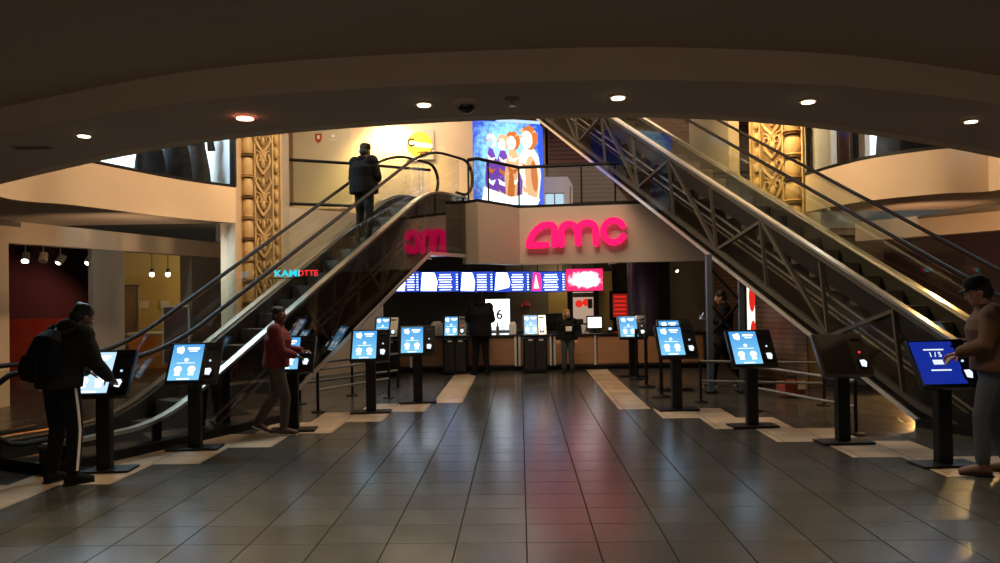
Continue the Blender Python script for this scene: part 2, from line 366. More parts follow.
def text_mesh(name, body, size, depth, m, parent, loc, rot=(math.pi/2, 0, 0), align='CENTER', sx=1):
    cu = bpy.data.curves.new(name, 'FONT'); cu.body = body; cu.size = size; cu.extrude = depth; cu.align_x = align; cu.align_y = 'CENTER'; cu.offset = size*.02
    o = bpy.data.objects.new(name+'_tmp', cu); C.objects.link(o)
    me = bpy.data.meshes.new_from_object(o.evaluated_get(bpy.context.evaluated_depsgraph_get())); C.objects.unlink(o); bpy.data.objects.remove(o)
    o = bpy.data.objects.new(name, me); C.objects.link(o); me.materials.clear(); me.materials.append(M[m]); o.parent = parent; o.location = loc; o.rotation_euler = rot; o.scale = (sx, 1, 1)
    return o
# =================================================================== SETTING
def lerp_tab(tab, x):
    for (x0, y0), (x1, y1) in zip(tab, tab[1:]):
        if x <= x1: return y0+(y1-y0)*(x-x0)/(x1-x0)
    return tab[-1][1]
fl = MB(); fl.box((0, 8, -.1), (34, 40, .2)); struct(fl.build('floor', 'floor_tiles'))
Z0, Z1, ZB = 3.0, 3.2, 3.62
edge_tab = [(0, 184), (60, 170), (110, 157), (180, 145), (248, 136), (336, 128.5), (480, 119.5), (600, 117), (700, 117.5), (825, 127.5), (925, 142.5), (1000, 158)]
step_tab = [(0, 134), (100, 115), (150, 106), (250, 95), (375, 87.5), (500, 82.5), (650, 79), (850, 85), (935, 95), (1000, 104)]
pxs = list(range(0, 1001, 50))
Bn = [on_z(p, lerp_tab(edge_tab, p), Z0) for p in pxs]
def smooth_plan(P):
    for _ in range(2):
        P = [P[0]]+[(P[i-1]+P[i]*2+P[i+1])/4 for i in range(1, len(P)-1)]+[P[-1]]
    return P
Bn = smooth_plan(Bn)
Mn = smooth_plan([on_z(p, lerp_tab(step_tab, p), Z0) for p in pxs])
def catmull(P, k=4):
    P = [Vector((p[0], p[1], 0)) for p in P]; out = []
    for i in range(len(P)-1):
        a, b, c, d = P[max(i-1, 0)], P[i], P[i+1], P[min(i+2, len(P)-1)]
        for j in range(k):
            t = j/k; out.append(.5*((2*b)+(c-a)*t+(2*a-5*b+4*c-d)*t*t+(3*b-a-3*c+d)*t**3))
    return out+[P[-1]]
bl = lambda px, py: on_z(px, py, Z0)
LB = [bl(236, 223), bl(185, 218.5), bl(130, 212), bl(70, 204.5), bl(10, 199)]
RB = [bl(1000, 189.5), bl(940, 193.5), bl(873, 200), bl(836, 206), bl(806, 212)]
plan = catmull(LB+[Bn[0]-Vector((.35, .35, 0))], 4)[:-1]+[Vector((p.x, p.y, 0)) for p in Bn]+catmull([Bn[-1]+Vector((.5, .6, 0))]+RB, 4)
cen = Vector((0, 12, 0))
def out_pt(p):
    d = (p-cen); k = 1.01
    while abs((cen+d*k).x) < 13 and (cen+d*k).y > -9: k += .02
    return cen+d*k
slab = MB()
near = {id(p): 0 for p in plan}
nL = len(catmull(LB+[Bn[0]], 4))-1
def V3(p, z): return Vector((p.x, p.y, z))
cols = []
for i, p in enumerate(plan):
    if nL <= i < nL+len(Bn):
        m = Vector((Mn[i-nL].x, Mn[i-nL].y, 0)); o = out_pt(m)
        cols.append([V3(p, Z0), V3(m, Z0), V3(m, Z1), V3(o, Z1), V3(o, 3.5), V3(p, 3.5)])
    else:
        o = Vector((-13 if p.x < 0 else 13, p.y, 0)) if (i < nL-3 or i > nL+len(Bn)+2) else out_pt(p)
        m = p+(o-p).normalized()*.9
        cols.append([V3(p, Z0), V3(m, Z0), V3(m, Z0+.001), V3(o, Z0+.001), V3(o, 3.5), V3(p, 3.5)])
for a, b in zip(cols, cols[1:]):
    for j in range(5): slab.add([a[j], a[j+1], b[j+1], b[j]], [(0, 1, 2, 3)])
struct(slab.build('ceiling', 'soffit', smooth=False))
band = MB(); band.ribbon(plan, Z0-.002, ZB, -.14); struct(band.build('trim_1', 'cream', smooth=True))
cap = MB(); cap.ribbon([p for p in plan], ZB, ZB+.02, -.2); struct(cap.build('trim_2', 'black'))
# storey above and the far hall
up = MB(); up.box((0, 9, 8.4), (27, 34, .2)); struct(up.build('ceiling_upper', 'plaster'))
def wall(name, poly, z0, z1, m, th=.15, world=True):
    w = MB(); w.ribbon(poly, z0, z1, th); return struct(w.build(name, m))
pp = lambda px, d: (ray(px, 290).x*d, d)
# ground floor left: shop fronts under the balcony
WL0, WL1 = (-8.05, 11.6), (-6.70, 18.6)
wl = lambda px: tuple(on_line(px, 290, WL0, WL1))[:2]
wall('trim_3', [wl(9), wl(244)], 2.64, 3.0, 'cream', .25)
wall('trim_4', [wl(-12), wl(9)], 0, 3.0, 'cream', .5)
wall('wall_left', [(-13, 9.5), (-8.6, 11.0), wl(-12)], 0, 3.0, 'greywall')
wall('trim_5', [wl(93), wl(105)], 0, 2.64, 'greywall', .1)
wall('trim_6', [wl(105), wl(124.5)], 0, 2.64, 'greywall', .15)
wall('trim_7', [wl(192), wl(224)], 0, 2.64, 'greywall', .3)
shop = MB()
shop.box((-11.65, 17.2, 1.5), (4.7, .1, 3)); shop.box((-13, 14, 1.5), (.1, 6, 3)); struct(shop.build('wall_back_left', 'purple'))
rd = MB(); rd.box((-11.65, 17.12, .62), (4.7, .06, 1.28)); rd.box((-12.9, 14, .62), (.06, 6, 1.28)); struct(rd.build('baseboard_left', 'redpaint'))
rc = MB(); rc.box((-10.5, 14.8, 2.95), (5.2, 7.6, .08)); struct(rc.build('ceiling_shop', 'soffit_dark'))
yw = MB(); yw.box((-8.4, 20.2, 1.5), (4.2, .1, 3)); yw.box((-10.4, 18.7, 1.5), (.12, 3.0, 3)); struct(yw.build('wall_yellow', 'yellowwall'))
# plaster pier beside the ornate column, and wall behind the escalator
wall('trim_8', [pp(221, 14.6), pp(236, 13.8), pp(243, 14.3)], 0, 8.3, 'cream', .4)
wall('wall_back_middle', [pp(283, 14.7), pp(290, 15.2), pp(383, 17.2)], 0, 3.5, 'plaster')
wall('wall_upper_left', [pp(283, 14.7), pp(290.5, 16.3), pp(290, 21.2)], 3.5, 8.3, 'plaster')
wall('wall_back', [(-6.2, 20.6), (1.3, 20.6)], 3.5, 8.3, 'cream')
wall('wall_slatted', [(1.3, 19.2), (9.5, 19.2)], 3.5, 8.3, 'slats')
wall('wall_upper_right', [pp(742, 14.2), pp(706, 16.5), pp(700, 19.2)], 3.5, 8.3, 'plaster', .2)
# upper floor slab behind the fascia
FA = [pp(463, 14.95), pp(479, 14.55), pp(520.5, 15.8), pp(640, 15.35), pp(706, 15.1), pp(742, 14.4)]
G0, G1 = pp(290, 16.3), pp(432, 18.0)
sl = MB(); sl.prism([(p[0], p[1]+.2) for p in FA[:5]]+[(7, 15.3), (9.5, 15.3), (9.5, 21.2), (-6.2, 21.2), (-6.2, 16.4), G0, G1, (-1.25, 15.9)], 2.9, 3.5); struct(sl.build('floor_upper', 'greywall'))
wall('trim_9', FA, 2.28, 3.47, 'fascia', .5)
wall('trim_10', FA, 3.47, 3.53, 'black', .2)
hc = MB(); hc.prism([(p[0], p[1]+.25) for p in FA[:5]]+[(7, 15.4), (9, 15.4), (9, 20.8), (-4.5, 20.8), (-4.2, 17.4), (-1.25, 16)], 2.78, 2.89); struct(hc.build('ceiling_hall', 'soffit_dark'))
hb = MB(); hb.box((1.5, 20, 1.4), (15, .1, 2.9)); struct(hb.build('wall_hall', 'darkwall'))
gg = MB(); gg.box((.9, 19.92, 1.3), (1.5, .04, 2.4)); struct(gg.build('trim_11', 'greywall'))
cw = MB(); cw.box((2.12, 19.9, 1.1), (1.7, .05, 2.2)); struct(cw.build('trim_12', 'yellowwall'))
wall('wall_wood', [(4.9, 17.2), (8.4, 16.4)], 0, 2.8, 'woodslats')
dk = MB(); dk.box((4.6, 18.2, 1.4), (.2, 3.4, 2.8)); struct(dk.build('wall_hall_side', 'greywall'))
# ground floor right
WR0, WR1 = (9.75, 10.2), (6.75, 16.6)
wr = lambda px: tuple(on_line(px, 290, WR0, WR1))[:2]
wall('trim_13', [wr(865), wr(1120)], 2.62, 3.0, 'cream', -.25)
wall('wall_right', [(8.2, 17.3), (12.6, 11.5)], 0, 3.0, 'purple')
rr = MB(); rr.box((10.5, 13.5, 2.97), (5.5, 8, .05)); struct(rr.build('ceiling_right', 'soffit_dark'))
for nm, a, b in (('wall_far_left', (-13, -9), (-13, 21.3)), ('wall_far_right', (13, 21.3), (13, -9)), ('wall_far_back', (-13, 21.4), (13, 21.4))):
    wall(nm, [a, b], 0, 8.3, 'greywall', .1)
wall('trim_14', [pp(748, 13.6), pp(806, 12.7), pp(812, 13.8)], 0, 2.9, 'woodslats', .3)

# shop windows of the upper storey (they stand on the balcony band)
def shopwin(poly, z0, z1, name, frame_m='black', mull=()):
    g = MB(); g.ribbon(poly, z0, z1, .02); o = struct(g.build(name, 'shopglass'))
    f = MB(); f.ribbon(poly, z0-.03, z0+.02, .06); f.ribbon(poly, z1-.06, z1+.06, .08)
    for p in mull: f.bar((p[0], p[1], z0), (p[0], p[1], z1), .09, .09)
    fr = f.build('window_frame', frame_m, o); return o
def offs(P, k):
    out = []
    for i, p in enumerate(P):
        d = (P[min(i+1, len(P)-1)]-P[max(i-1, 0)]).normalized(); out.append(p+Vector((-d.y, d.x, 0))*k)
    return out
Lplan = plan[0:nL-2]; Rplan = plan[nL+len(Bn)+3:]
wq = offs(Lplan, -.06)
# left: from the end post near the column forward
shopwin(wq, ZB+.03, 5.9, 'window_1', mull=[(wq[0].x, wq[0].y), (wq[7].x, wq[7].y)])
wq2 = offs(Rplan, -.06)
shopwin(wq2, ZB+.03, 5.9, 'window_2', mull=[(wq2[-1].x, wq2[-1].y), (wq2[-7].x, wq2[-7].y)])
def sb(P, k, z0, z1, m, name):
    w = MB(); w.ribbon(offs(P, -k), z0, z1, .08); return struct(w.build(name, m))
sb(Lplan, 2.0, 3.5, 6.2, 'white', 'wall_shop_left'); sb(Rplan, 2.0, 3.5, 6.2, 'white', 'wall_shop_right')
for P, nm in ((Lplan, 'ceiling_shop_left'), (Rplan, 'ceiling_shop_right')):
    q = offs(P, -2.05); a = MB()
    for i in range(len(P)-1): a.add([V3(P[i], 5.95), V3(P[i+1], 5.95), V3(q[i+1], 5.95), V3(q[i], 5.95)], [(0, 1, 2, 3)])
    a.add([V3(v, z) for v, z in ((P[0], 3.5), (q[0], 3.5), (q[0], 5.95), (P[0], 5.95))], [(0, 1, 2, 3)])
    a.add([V3(v, z) for v, z in ((P[-1], 3.5), (q[-1], 3.5), (q[-1], 5.95), (P[-1], 5.95))], [(0, 1, 2, 3)])
    struct(a.build(nm, 'white'))
# wall above the shop windows
for P, nm in ((Lplan, 'wall_above_left'), (Rplan, 'wall_above_right')):
    w = MB(); w.ribbon(P, 5.95, 8.3, -.15); struct(w.build(nm, 'cream'))

# =================================================================== ORNATE COLUMNS
def ornate_column(label, a, b, z1, flip):
    A, B = Vector((*a, 0)), Vector((*b, 0)); d = B-A; w = d.length; u = d.normalized(); nrm = Vector((u.y, -u.x, 0))
    t = thing('ornate_column', label, 'column', (A+B)/2, math.atan2(u.y, u.x), 'carved columns at the ends of the balconies')
    sg = -1 if flip else 1
    c = MB(); c.box((0, .22, z1/2), (w, .4, z1)); c.build('shaft', 'orn', t)
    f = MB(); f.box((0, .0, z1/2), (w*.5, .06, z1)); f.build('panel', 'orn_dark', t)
    # bead roll on the outer side with collars
    xb = -sg*w*.34; rb = w*.13
    prof = []; n = int(z1/.4)
    r = MB()
    for i in range(n):
        z = i*.4
        r.lathe([(rb*.72, z+.0), (rb*.95, z+.05), (rb*1.08, z+.17), (rb*.95, z+.30), (rb*.72, z+.35)], 14, Matrix.Translation((xb, -.02, 0)))
    r.build('bead_roll', 'orn', t, smooth=True)
    for i in range(n):
        z = i*.4-.025; k = MB(); k.lathe([(rb*1.12, z), (rb*1.2, z+.02), (rb*.8, z+.03), (rb*1.2, z+.045), (rb*1.12, z+.06)], 12, Matrix.Translation((xb, -.03, 0)))
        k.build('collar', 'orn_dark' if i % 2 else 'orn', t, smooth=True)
    # leaf scroll relief in the middle
    sc = MB(); n2 = int(z1/.8)
    for i in range(n2):
        z = .4+i*.8; xm = sg*w*.03
        for sx in (-1, 1):
            def P(pts): return [(xm+sx*x*w, -.05, z+zz) for x, zz in pts]
            sc.tube(P([(.0, -.36), (.05, -.30), (.13, -.20), (.17, -.08), (.13, .02), (.06, .0), (.05, -.07), (.09, -.10)]), [.03, .03, .032, .03, .026, .022, .02, .02], 7)
            sc.tube(P([(.0, .0), (.04, .1), (.13, .2), (.19, .30), (.15, .38), (.09, .36), (.08, .30)]), [.03, .03, .03, .028, .025, .02, .018], 7)
            sc.tube(P([(.02, -.05), (.05, .02), (.1, .08), (.17, .1)]), [.025, .022, .018, .008], 6)
        sc.sphere((xm, -.05, z+.28), (w*.05, .04, .09), 10, 7); sc.sphere((xm, -.05, z-.15), (w*.06, .045, .1), 10, 7)
        sc.sphere((xm, -.05, z+.06), (w*.035, .04, .05), 8, 6)
    sc.build('scroll_relief', 'orn', t, smooth=True)
    e = MB(); xe = sg*w*.36
    e.box((xe-sg*w*.09, -.02, z1/2), (.03, .07, z1)); e.box((xe+sg*w*.12, .0, z1/2), (.04, .06, z1)); e.box((xb+sg*rb*1.35, -.02, z1/2), (.03, .07, z1)); e.box((xb-sg*rb*1.2, -.0, z1/2), (.03, .06, z1))
    e.build('fillet', 'orn', t)
    s = MB(); n3 = int(z1/.27)
    for i in range(n3): s.sphere((xe, -.02, .13+i*.27), (w*.06, .05, .11), 8, 6)
    s.build('bead_strip', 'orn', t, smooth=True)
    return t
ornate_column('tall carved golden column left of the escalators, seen between the shop balcony and the plain wall', pp(242, 14.25), pp(283, 14.6), 7.1, False)
ornate_column('tall carved golden column behind the right-hand escalator handrails', pp(753, 13.9), pp(806, 12.9), 7.1, True)
# =================================================================== ESCALATORS
def escalator(label, O, head, side, width, s0, sk, s1, s2, zlow, under, s_floor, zund_max, rail, glass_name, group, n_diag, s_newel0, trussed, full_end):
    """O: plan point of the near side; head: compass angle (to the right) of travel; side: +1 when the far side lies to the right.
    deck height: zlow until sk, then rising at 30 degrees until s1, then level to s2"""
    T = math.tan(math.radians(30))
    t = thing('escalator', label, 'escalator', (O[0], O[1], 0), 0, group)
    u = Vector((math.sin(head), math.cos(head), 0)); v = Vector((math.cos(head), -math.sin(head), 0))*side
    zt = zlow+(s1-sk)*T
    def dz(s):
        if s <= sk: return zlow
        if s >= s1: return zt
        return zlow+(s-sk)*T
    def dzs(s, r=.45):                                   # rounded transitions
        n = 9; return sum(dz(s+r*(k/(n-1)*2-1)) for k in range(n))/n
    def P(s, w, z): return u*s+v*w+Vector((0, 0, z))
    def srange(a, b, extra=()):
        pts = {a, b}
        x = a
        while x < b: pts.add(round(x, 3)); x += .5
        for c in (sk, s1):
            for k in range(-4, 5):
                if a < c+k*.13 < b: pts.add(c+k*.13)
        return sorted(pts)
    # steps: tread and riser, in a stair from landing to landing
    run = .35; n = int((s1-sk)/run)
    base = None
    for i in range(n+2):
        s = sk-.2+i*run; z = dz(s+run*.5)-.24
        m = MB()
        m.add([P(a, w, zz) for a in (0, run) for w in (0, width-.34) for zz in (-.20, 0)], [(0, 1, 3, 2), (4, 6, 7, 5), (0, 4, 5, 1), (2, 3, 7, 6), (0, 2, 6, 4), (1, 5, 7, 3)])
        if base is None: base = m.build('step', 'steptread', t); base.location = P(s, .17, z)
        else:
            c = base.copy(); C.objects.link(c); c.location = P(s, .17, z)
    def strip(name, m, w0, w1, lo, hi, a=s0, b=s2, rd=.45, parent=None, bevel=0, fit=None):
        q = MB(); S_ = srange(a, b); o = []
        for s in S_:
            z = dzs(s, rd) if fit is None else fit(s)
            o.append([P(s, w0, z+lo), P(s, w1, z+lo), P(s, w1, z+hi), P(s, w0, z+hi)])
        for A, B in zip(o, o[1:]): q.add(A+B, [(0, 1, 5, 4), (1, 2, 6, 5), (2, 3, 7, 6), (3, 0, 4, 7)])
        q.add(o[0], [(3, 2, 1, 0)]); q.add(o[-1], [(0, 1, 2, 3)])
        return q.build(name, m, parent or t)
    e0 = s0+s_newel0
    for w, sg in ((0, 1), (width, -1)):
        strip('deck', 'steel', w, w+sg*.11, -.04, 0)
        strip('skirt', 'skirt', w+sg*.12, w+sg*.15, -.42, -.05)
        strip('inner_deck', 'skirt', w+sg*.11, w+sg*.17, -.07, -.03)
        strip('balustrade_glass', 'glass_rail', w+sg*.05, w+sg*.062, 0, rail-.05, a=min(e0, s0+.35), b=s2-.3, rd=.5)
        # handrail: level, rise, level, with a rounded newel at both ends
        pts = []
        rr = (rail)/2-.02
        def newel(sc, z, d, a0, a1):
            return [P(sc+d*rr*math.sin(a0+(a1-a0)*k/8), w+sg*.056, z+rail/2+.02+rr*math.cos(a0+(a1-a0)*k/8)) for k in range(9)]
        e0, e1 = s0+s_newel0, s2-.1
        pts += [P(e0+.6, w+sg*.056, dz(e0)+.05)]+newel(e0, dz(e0), -1, math.pi, 0)
        for s in srange(e0+.15, e1-.15): pts.append(P(s, w+sg*.056, dzs(s, .6)+rail))
        pts += newel(e1, dz(e1), 1, 0, math.pi)+[P(e1-.3, w+sg*.056, dz(e1)+.05)]
        h = MB(); h.tube(pts, .038, 8, r2=.026, ref=tuple(v)); h.build('handrail', 'rubber', t, smooth=True)
    # cladding glass on both flanks with the truss inside
    def lowz(s):
        if s < s_floor: return .0
        return max(0, min(dz(s)-under, zund_max))
    def clad(w, m, name):
        q = MB(); S_ = sorted(set(srange(s0, s2)+[s_floor, s_floor+.001]))
        for a, b in zip(S_, S_[1:]):
            q.add([P(a, w, lowz(a)+.0), P(b, w, lowz(b)), P(b, w, dzs(b)-.04), P(a, w, dzs(a)-.04)], [(0, 1, 2, 3)])
        q.build(name, m, t)
    clad(.012, glass_name, 'side_cladding'); clad(width-.012, 'skirt', 'side_cladding')
    # lower edge moulding
    S_ = [s for s in sorted(set(srange(s_floor+.002, s2)))]
    for w in (0, width-.04):
        q = MB()
        for a, b in zip(S_, S_[1:]): q.add([P(x, y, lowz(x)+z) for x in (a, b) for y in (w, w+.04) for z in (-.045, .02)], [(0, 1, 3, 2), (4, 6, 7, 5), (0, 4, 5, 1), (2, 3, 7, 6), (0, 2, 6, 4), (1, 5, 7, 3)])
        q.build('edge_moulding', 'silver', t)
    q = MB()
    for a, b in zip(S_, S_[1:]): q.add([P(a, .02, lowz(a)), P(b, .02, lowz(b)), P(b, width-.02, lowz(b)), P(a, width-.02, lowz(a))], [(0, 1, 2, 3)])
    if full_end: q.add([P(s2, 0, lowz(s2)), P(s2, width, lowz(s2)), P(s2, width, dz(s2)), P(s2, 0, dz(s2))], [(0, 1, 2, 3)])
    q.build('underside', 'skirt', t)
    # landing floors between the flanks
    for a, b in ((s0+.05, sk-.2), (s1-.1, s2)):
        q = MB(); q.add([P(x, y, z) for x in (a, b) for y in (.15, width-.15) for z in (dz(a if a < sk else b)-.3, dz(a if a < sk else b)-.22)], [(0, 1, 3, 2), (4, 6, 7, 5), (0, 4, 5, 1), (2, 3, 7, 6), (0, 2, 6, 4), (1, 5, 7, 3)])
        q.build('comb_plate', 'steptread', t)
    # truss
    wi = .10
    for off, nm in ((.10, 'upper'), (under-.12, 'lower')):
        q = MB(); S_ = [s for s in srange(max(s0, s_floor-.4), s2)]
        for a, b in zip(S_, S_[1:]):
            q.bar(P(a, wi, max(dzs(a)-off, .06)), P(b, wi, max(dzs(b)-off, .06)), .07, .07)
        q.build('truss_chord', 'truss', t)
    for off, sz in ((.42, .045), (.62, .03)):
        q = MB(); q.bar(P(max(sk, 0), .2, dz(max(sk, 0))-off), P(s1, .2, dz(s1)-off), .03, sz); q.build('step_track', 'silver', t)
    q = MB(); q.bar(P(sk+.3, .3, dz(sk+.3)-.82), P(s1, .3, dz(s1)-.82), .03, .03); q.build('step_track', 'silver', t)
    L = (s1-.1-(s_floor+.3))/n_diag
    for i in range(n_diag+1):
        s = s_floor+.3+i*L
        q = MB(); q.bar(P(s, wi, dz(s)-under+.12), P(s+.12, wi, dz(s)-.1), .05, .05); q.build('truss_post', 'truss', t)
        if i < n_diag:
            e = s+L; q = MB()
            if i % 2 == 0: q.bar(P(s+.12, wi+.02, dz(s)-.1), P(e, wi+.02, dz(e)-under+.12), .07, .05)
            else: q.bar(P(s, wi+.02, dz(s)-under+.12), P(e+.1, wi+.02, dz(e)-.1), .07, .05)
            q.build('truss_diagonal', 'truss', t)
    q = MB(); q.add([P(x, y, z) for x in (s0, s_floor+.05) for y in (-.03, width+.03) for z in (0, .1)], [(0, 1, 3, 2), (4, 6, 7, 5), (0, 4, 5, 1), (2, 3, 7, 6), (0, 2, 6, 4), (1, 5, 7, 3)])
    q.build('plinth', 'black', t)
    return t, P, dz
HL, HR = math.radians(27.0), -math.radians(23.6)
escL, PL, dL = escalator('escalator on the left, carrying a dark-coated rider to the upper floor', (-4.21, 7.87), HL, -1, .93,
    -.55, .77, 6.52, 7.97, .30, 1.17, 2.85, 2.47, .74, 'cladding', 'glass-sided escalators', 5, -.2, True, True)
escR, PR, dR = escalator('escalator on the right, its long glass flank crossing above the black-framed kiosks to the ceiling', (5.1, 9.08), HR, 1, .93,
    -3.4, -1.75, 10.9, 12.4, .30, 1.27, .05, 9.5, .80, 'cladding_clear', 'glass-sided escalators', 9, .35, True, True)
# landing of the upper storey that the right-hand escalator reaches
e = MB(); q = [Vector((5.1, 9.08, 0))+PR(s, w, 0) for s, w in ((12.4, -.3), (12.4, 1.3), (14.6, 1.3), (14.6, -.3))]
e.prism([(p.x, p.y) for p in q], 7.2, 7.36); struct(e.build('floor_top', 'greywall'))
# =================================================================== SIGNS AND SCREENS
def stroke(mb, pts, w, d, T, n_end=6):
    """a flat lit stroke of width w and depth d along 2-D points, with round ends"""
    P = [Vector((a, b)) for a, b in pts]; L = []; R = []
    for i, p in enumerate(P):
        t = (P[min(i+1, len(P)-1)]-P[max(i-1, 0)]).normalized(); nn = Vector((-t.y, t.x))*w/2; L.append(p+nn); R.append(p-nn)
    t0 = (P[1]-P[0]).normalized(); t1 = (P[-1]-P[-2]).normalized()
    def cap(c, t): 
        a = math.atan2(t.y, t.x); return [c+Vector((math.cos(a-math.pi/2+math.pi*k/n_end), math.sin(a-math.pi/2+math.pi*k/n_end)))*w/2 for k in range(1, n_end)]
    strip = list(zip(L, R))
    for (a, b), (c, e) in zip(strip, strip[1:]): 
        vs = [(a.x, 0, a.y), (b.x, 0, b.y), (e.x, 0, e.y), (c.x, 0, c.y)]; vs += [(x, -d, z) for x, _, z in vs]
        mb.add(vs, [(3, 2, 1, 0), (4, 5, 6, 7), (0, 3, 7, 4), (1, 5, 6, 2)], T)
    for c, t, (a, b) in ((P[-1], t1, (R[-1], L[-1])), (P[0], -t0, (L[0], R[0]))):
        ring = [a]+cap(c, t)+[b]; n = len(ring); vs = [(q.x, 0, q.y) for q in ring]+[(q.x, -d, q.y) for q in ring]
        mb.add(vs, [list(range(n)), list(range(n, 2*n))[::-1]]+[(i, i+1, n+i+1, n+i) for i in range(n-1)], T)
def frame_on(p, q):                                       # frame: origin p, x along p->q, front to the viewer's side
    p, q = Vector((*p[:2], 0)), Vector((*q[:2], 0)); u = (q-p).normalized(); return math.atan2(u.y, u.x)
fa, fb = Vector((*FA[2], 0)), Vector((*FA[3], 0))
lo = on_line(521, 249, FA[2], FA[3]); hi = on_line(521, 209, FA[2], FA[3])
Tz = on_line(560, 249, FA[2], FA[3])
x0 = on_line(526, 249, FA[2], FA[3]); x1 = on_line(627, 247, FA[2], FA[3])
sc_ = (x1-x0).length/ (880-90)                            # metres per traced unit
sign = thing('letter_sign', 'glowing hot pink AMC letters mounted on the beige front of the upper floor', 'sign', (x0.x, x0.y, x0.z), frame_on(FA[2], FA[3]))
def tr(pts): return [((x-90)*sc_, (300-y)*sc_) for x, y in pts]
def arc(cx, cy, r, a0, a1, n=16, ry=None): return [(cx+r*math.cos(math.radians(a0+(a1-a0)*k/n)), cy-(ry or r)*math.sin(math.radians(a0+(a1-a0)*k/n))) for k in range(n+1)]
TT = Matrix.Translation((0, -.06, 0))
m = MB(); lw = 50*sc_
stroke(m, tr([(118, 275), (128, 235), (150, 190), (185, 150), (230, 122), (275, 115), (305, 118), (322, 135), (325, 170), (322, 275)]), lw, .09, TT)
stroke(m, tr([(118, 272), (150, 274), (200, 274), (258, 274)]), lw, .085, TT); m.build('letter_a', 'e_amc', sign)
m = MB()
stroke(m, tr([(375, 275), (375, 170)]+arc(437, 165, 58, 180, 0, 14, 50)[0:]+[(505, 200), (508, 268)]), lw, .09, TT)
stroke(m, tr([(508, 200)]+arc(578, 165, 66, 180, 0, 14, 55)+[(644, 200), (645, 272)]), lw, .085, TT); m.build('letter_m', 'e_amc', sign)
m = MB(); stroke(m, tr(arc(782, 183, 80, 28, 332, 30, 84)), lw, .09, TT); m.build('letter_c', 'e_amc', sign)


# reflection of a lit word in the escalator glass, modelled as glowing letters
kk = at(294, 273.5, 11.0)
ns = thing('sign_or_reflection', 'small reflected cyan and red lettering beside the moving steps of the left escalator', 'sign', kk, 0)
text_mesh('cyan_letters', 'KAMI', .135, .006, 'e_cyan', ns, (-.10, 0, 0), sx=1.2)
text_mesh('red_letters', 'OTTE', .115, .006, 'e_redglow', ns, (.20, 0, 0), sx=1.05)
q = MB(); q.box((.02, .012, -.07), (.66, .012, .014)); q.bar((-.26, .01, -.07), (-.30, .5, -.06), .014, .014); q.build('bracket', 'black', ns)  # added bracket for the reflected letters; no sign hangs here
# large curved light box with a painted, generic group of figures
A0, A1, A2, A3 = pp(475, 15.75), pp(517, 16.1), pp(541, 16.25), pp(545, 16.9)
ad = thing('advertising_light_box', 'huge bright blue lit picture of pale golden figures standing behind the upper glass rail', 'billboard', (A0[0], A0[1], 3.5), 0)
apoly = [Vector((*A0, 0)), Vector((*A2, 0))]
AT = 5.38
back = [(A3[0], A3[1]), (A0[0]+.15, A3[1]-.2)]
q = MB(); q.prism([(p.x, p.y) for p in apoly]+back, 3.5, AT); q.build('cabinet', 'e_blue', ad, world=True)
cum = [0]
for a, b in zip(apoly, apoly[1:]): cum.append(cum[-1]+(b-a).length)
AL = cum[-1]
def onad(u, h, lift):
    s = u*AL
    for i in range(len(apoly)-1):
        if s <= cum[i+1] or i == len(apoly)-2:
            f = (s-cum[i])/(cum[i+1]-cum[i]); p = apoly[i].lerp(apoly[i+1], f); d = (apoly[i+1]-apoly[i]).normalized(); return Vector((p.x+d.y*lift, p.y-d.x*lift, 3.5+h*(AT-3.5)))
def blob(poly, lift, m, name):
    q = MB(); c = Vector((sum(p[0] for p in poly)/len(poly), sum(p[1] for p in poly)/len(poly)))
    n = len(poly); vs = [onad(c.x, c.y, lift)]+[onad(*p, lift) for p in poly]
    mid = [onad(c.x*.5+p[0]*.5, c.y*.5+p[1]*.5, lift) for p in poly]; vs += mid
    q.add(vs, [(0, n+1+i, n+1+(i+1) % n) for i in range(n)]+[(n+1+i, 1+i, 1+(i+1) % n, n+1+(i+1) % n) for i in range(n)]); return q.build(name, m, ad, world=True)
def ell(cx, cy, rx, ry, n=20, rot=0, a0=0, a1=360):
    o = []
    for k in range(n):
        a = math.radians(a0+(a1-a0)*k/n); x, y = rx*math.cos(a), ry*math.sin(a); c, s = math.cos(rot), math.sin(rot); o.append((cx+x*c-y*s, cy+x*s+y*c))
    return o
q = MB(); q.box((0, 0, 0), (AL*.98, .012, (AT-3.5)*.98)); o = q.build('picture', 'e_adfield', ad)
mid_ = onad(.5, .5, .004); o.location = mid_-ad.location; o.rotation_euler = (0, 0, math.atan2(apoly[1].y-apoly[0].y, apoly[1].x-apoly[0].x))
rnd = random.Random(3); L_ = .014
def nl():
    global L_; L_ += .003; return L_
def rough(poly, k=.008): return [(x+rnd.uniform(-k, k), y+rnd.uniform(-k, k)) for x, y in poly]
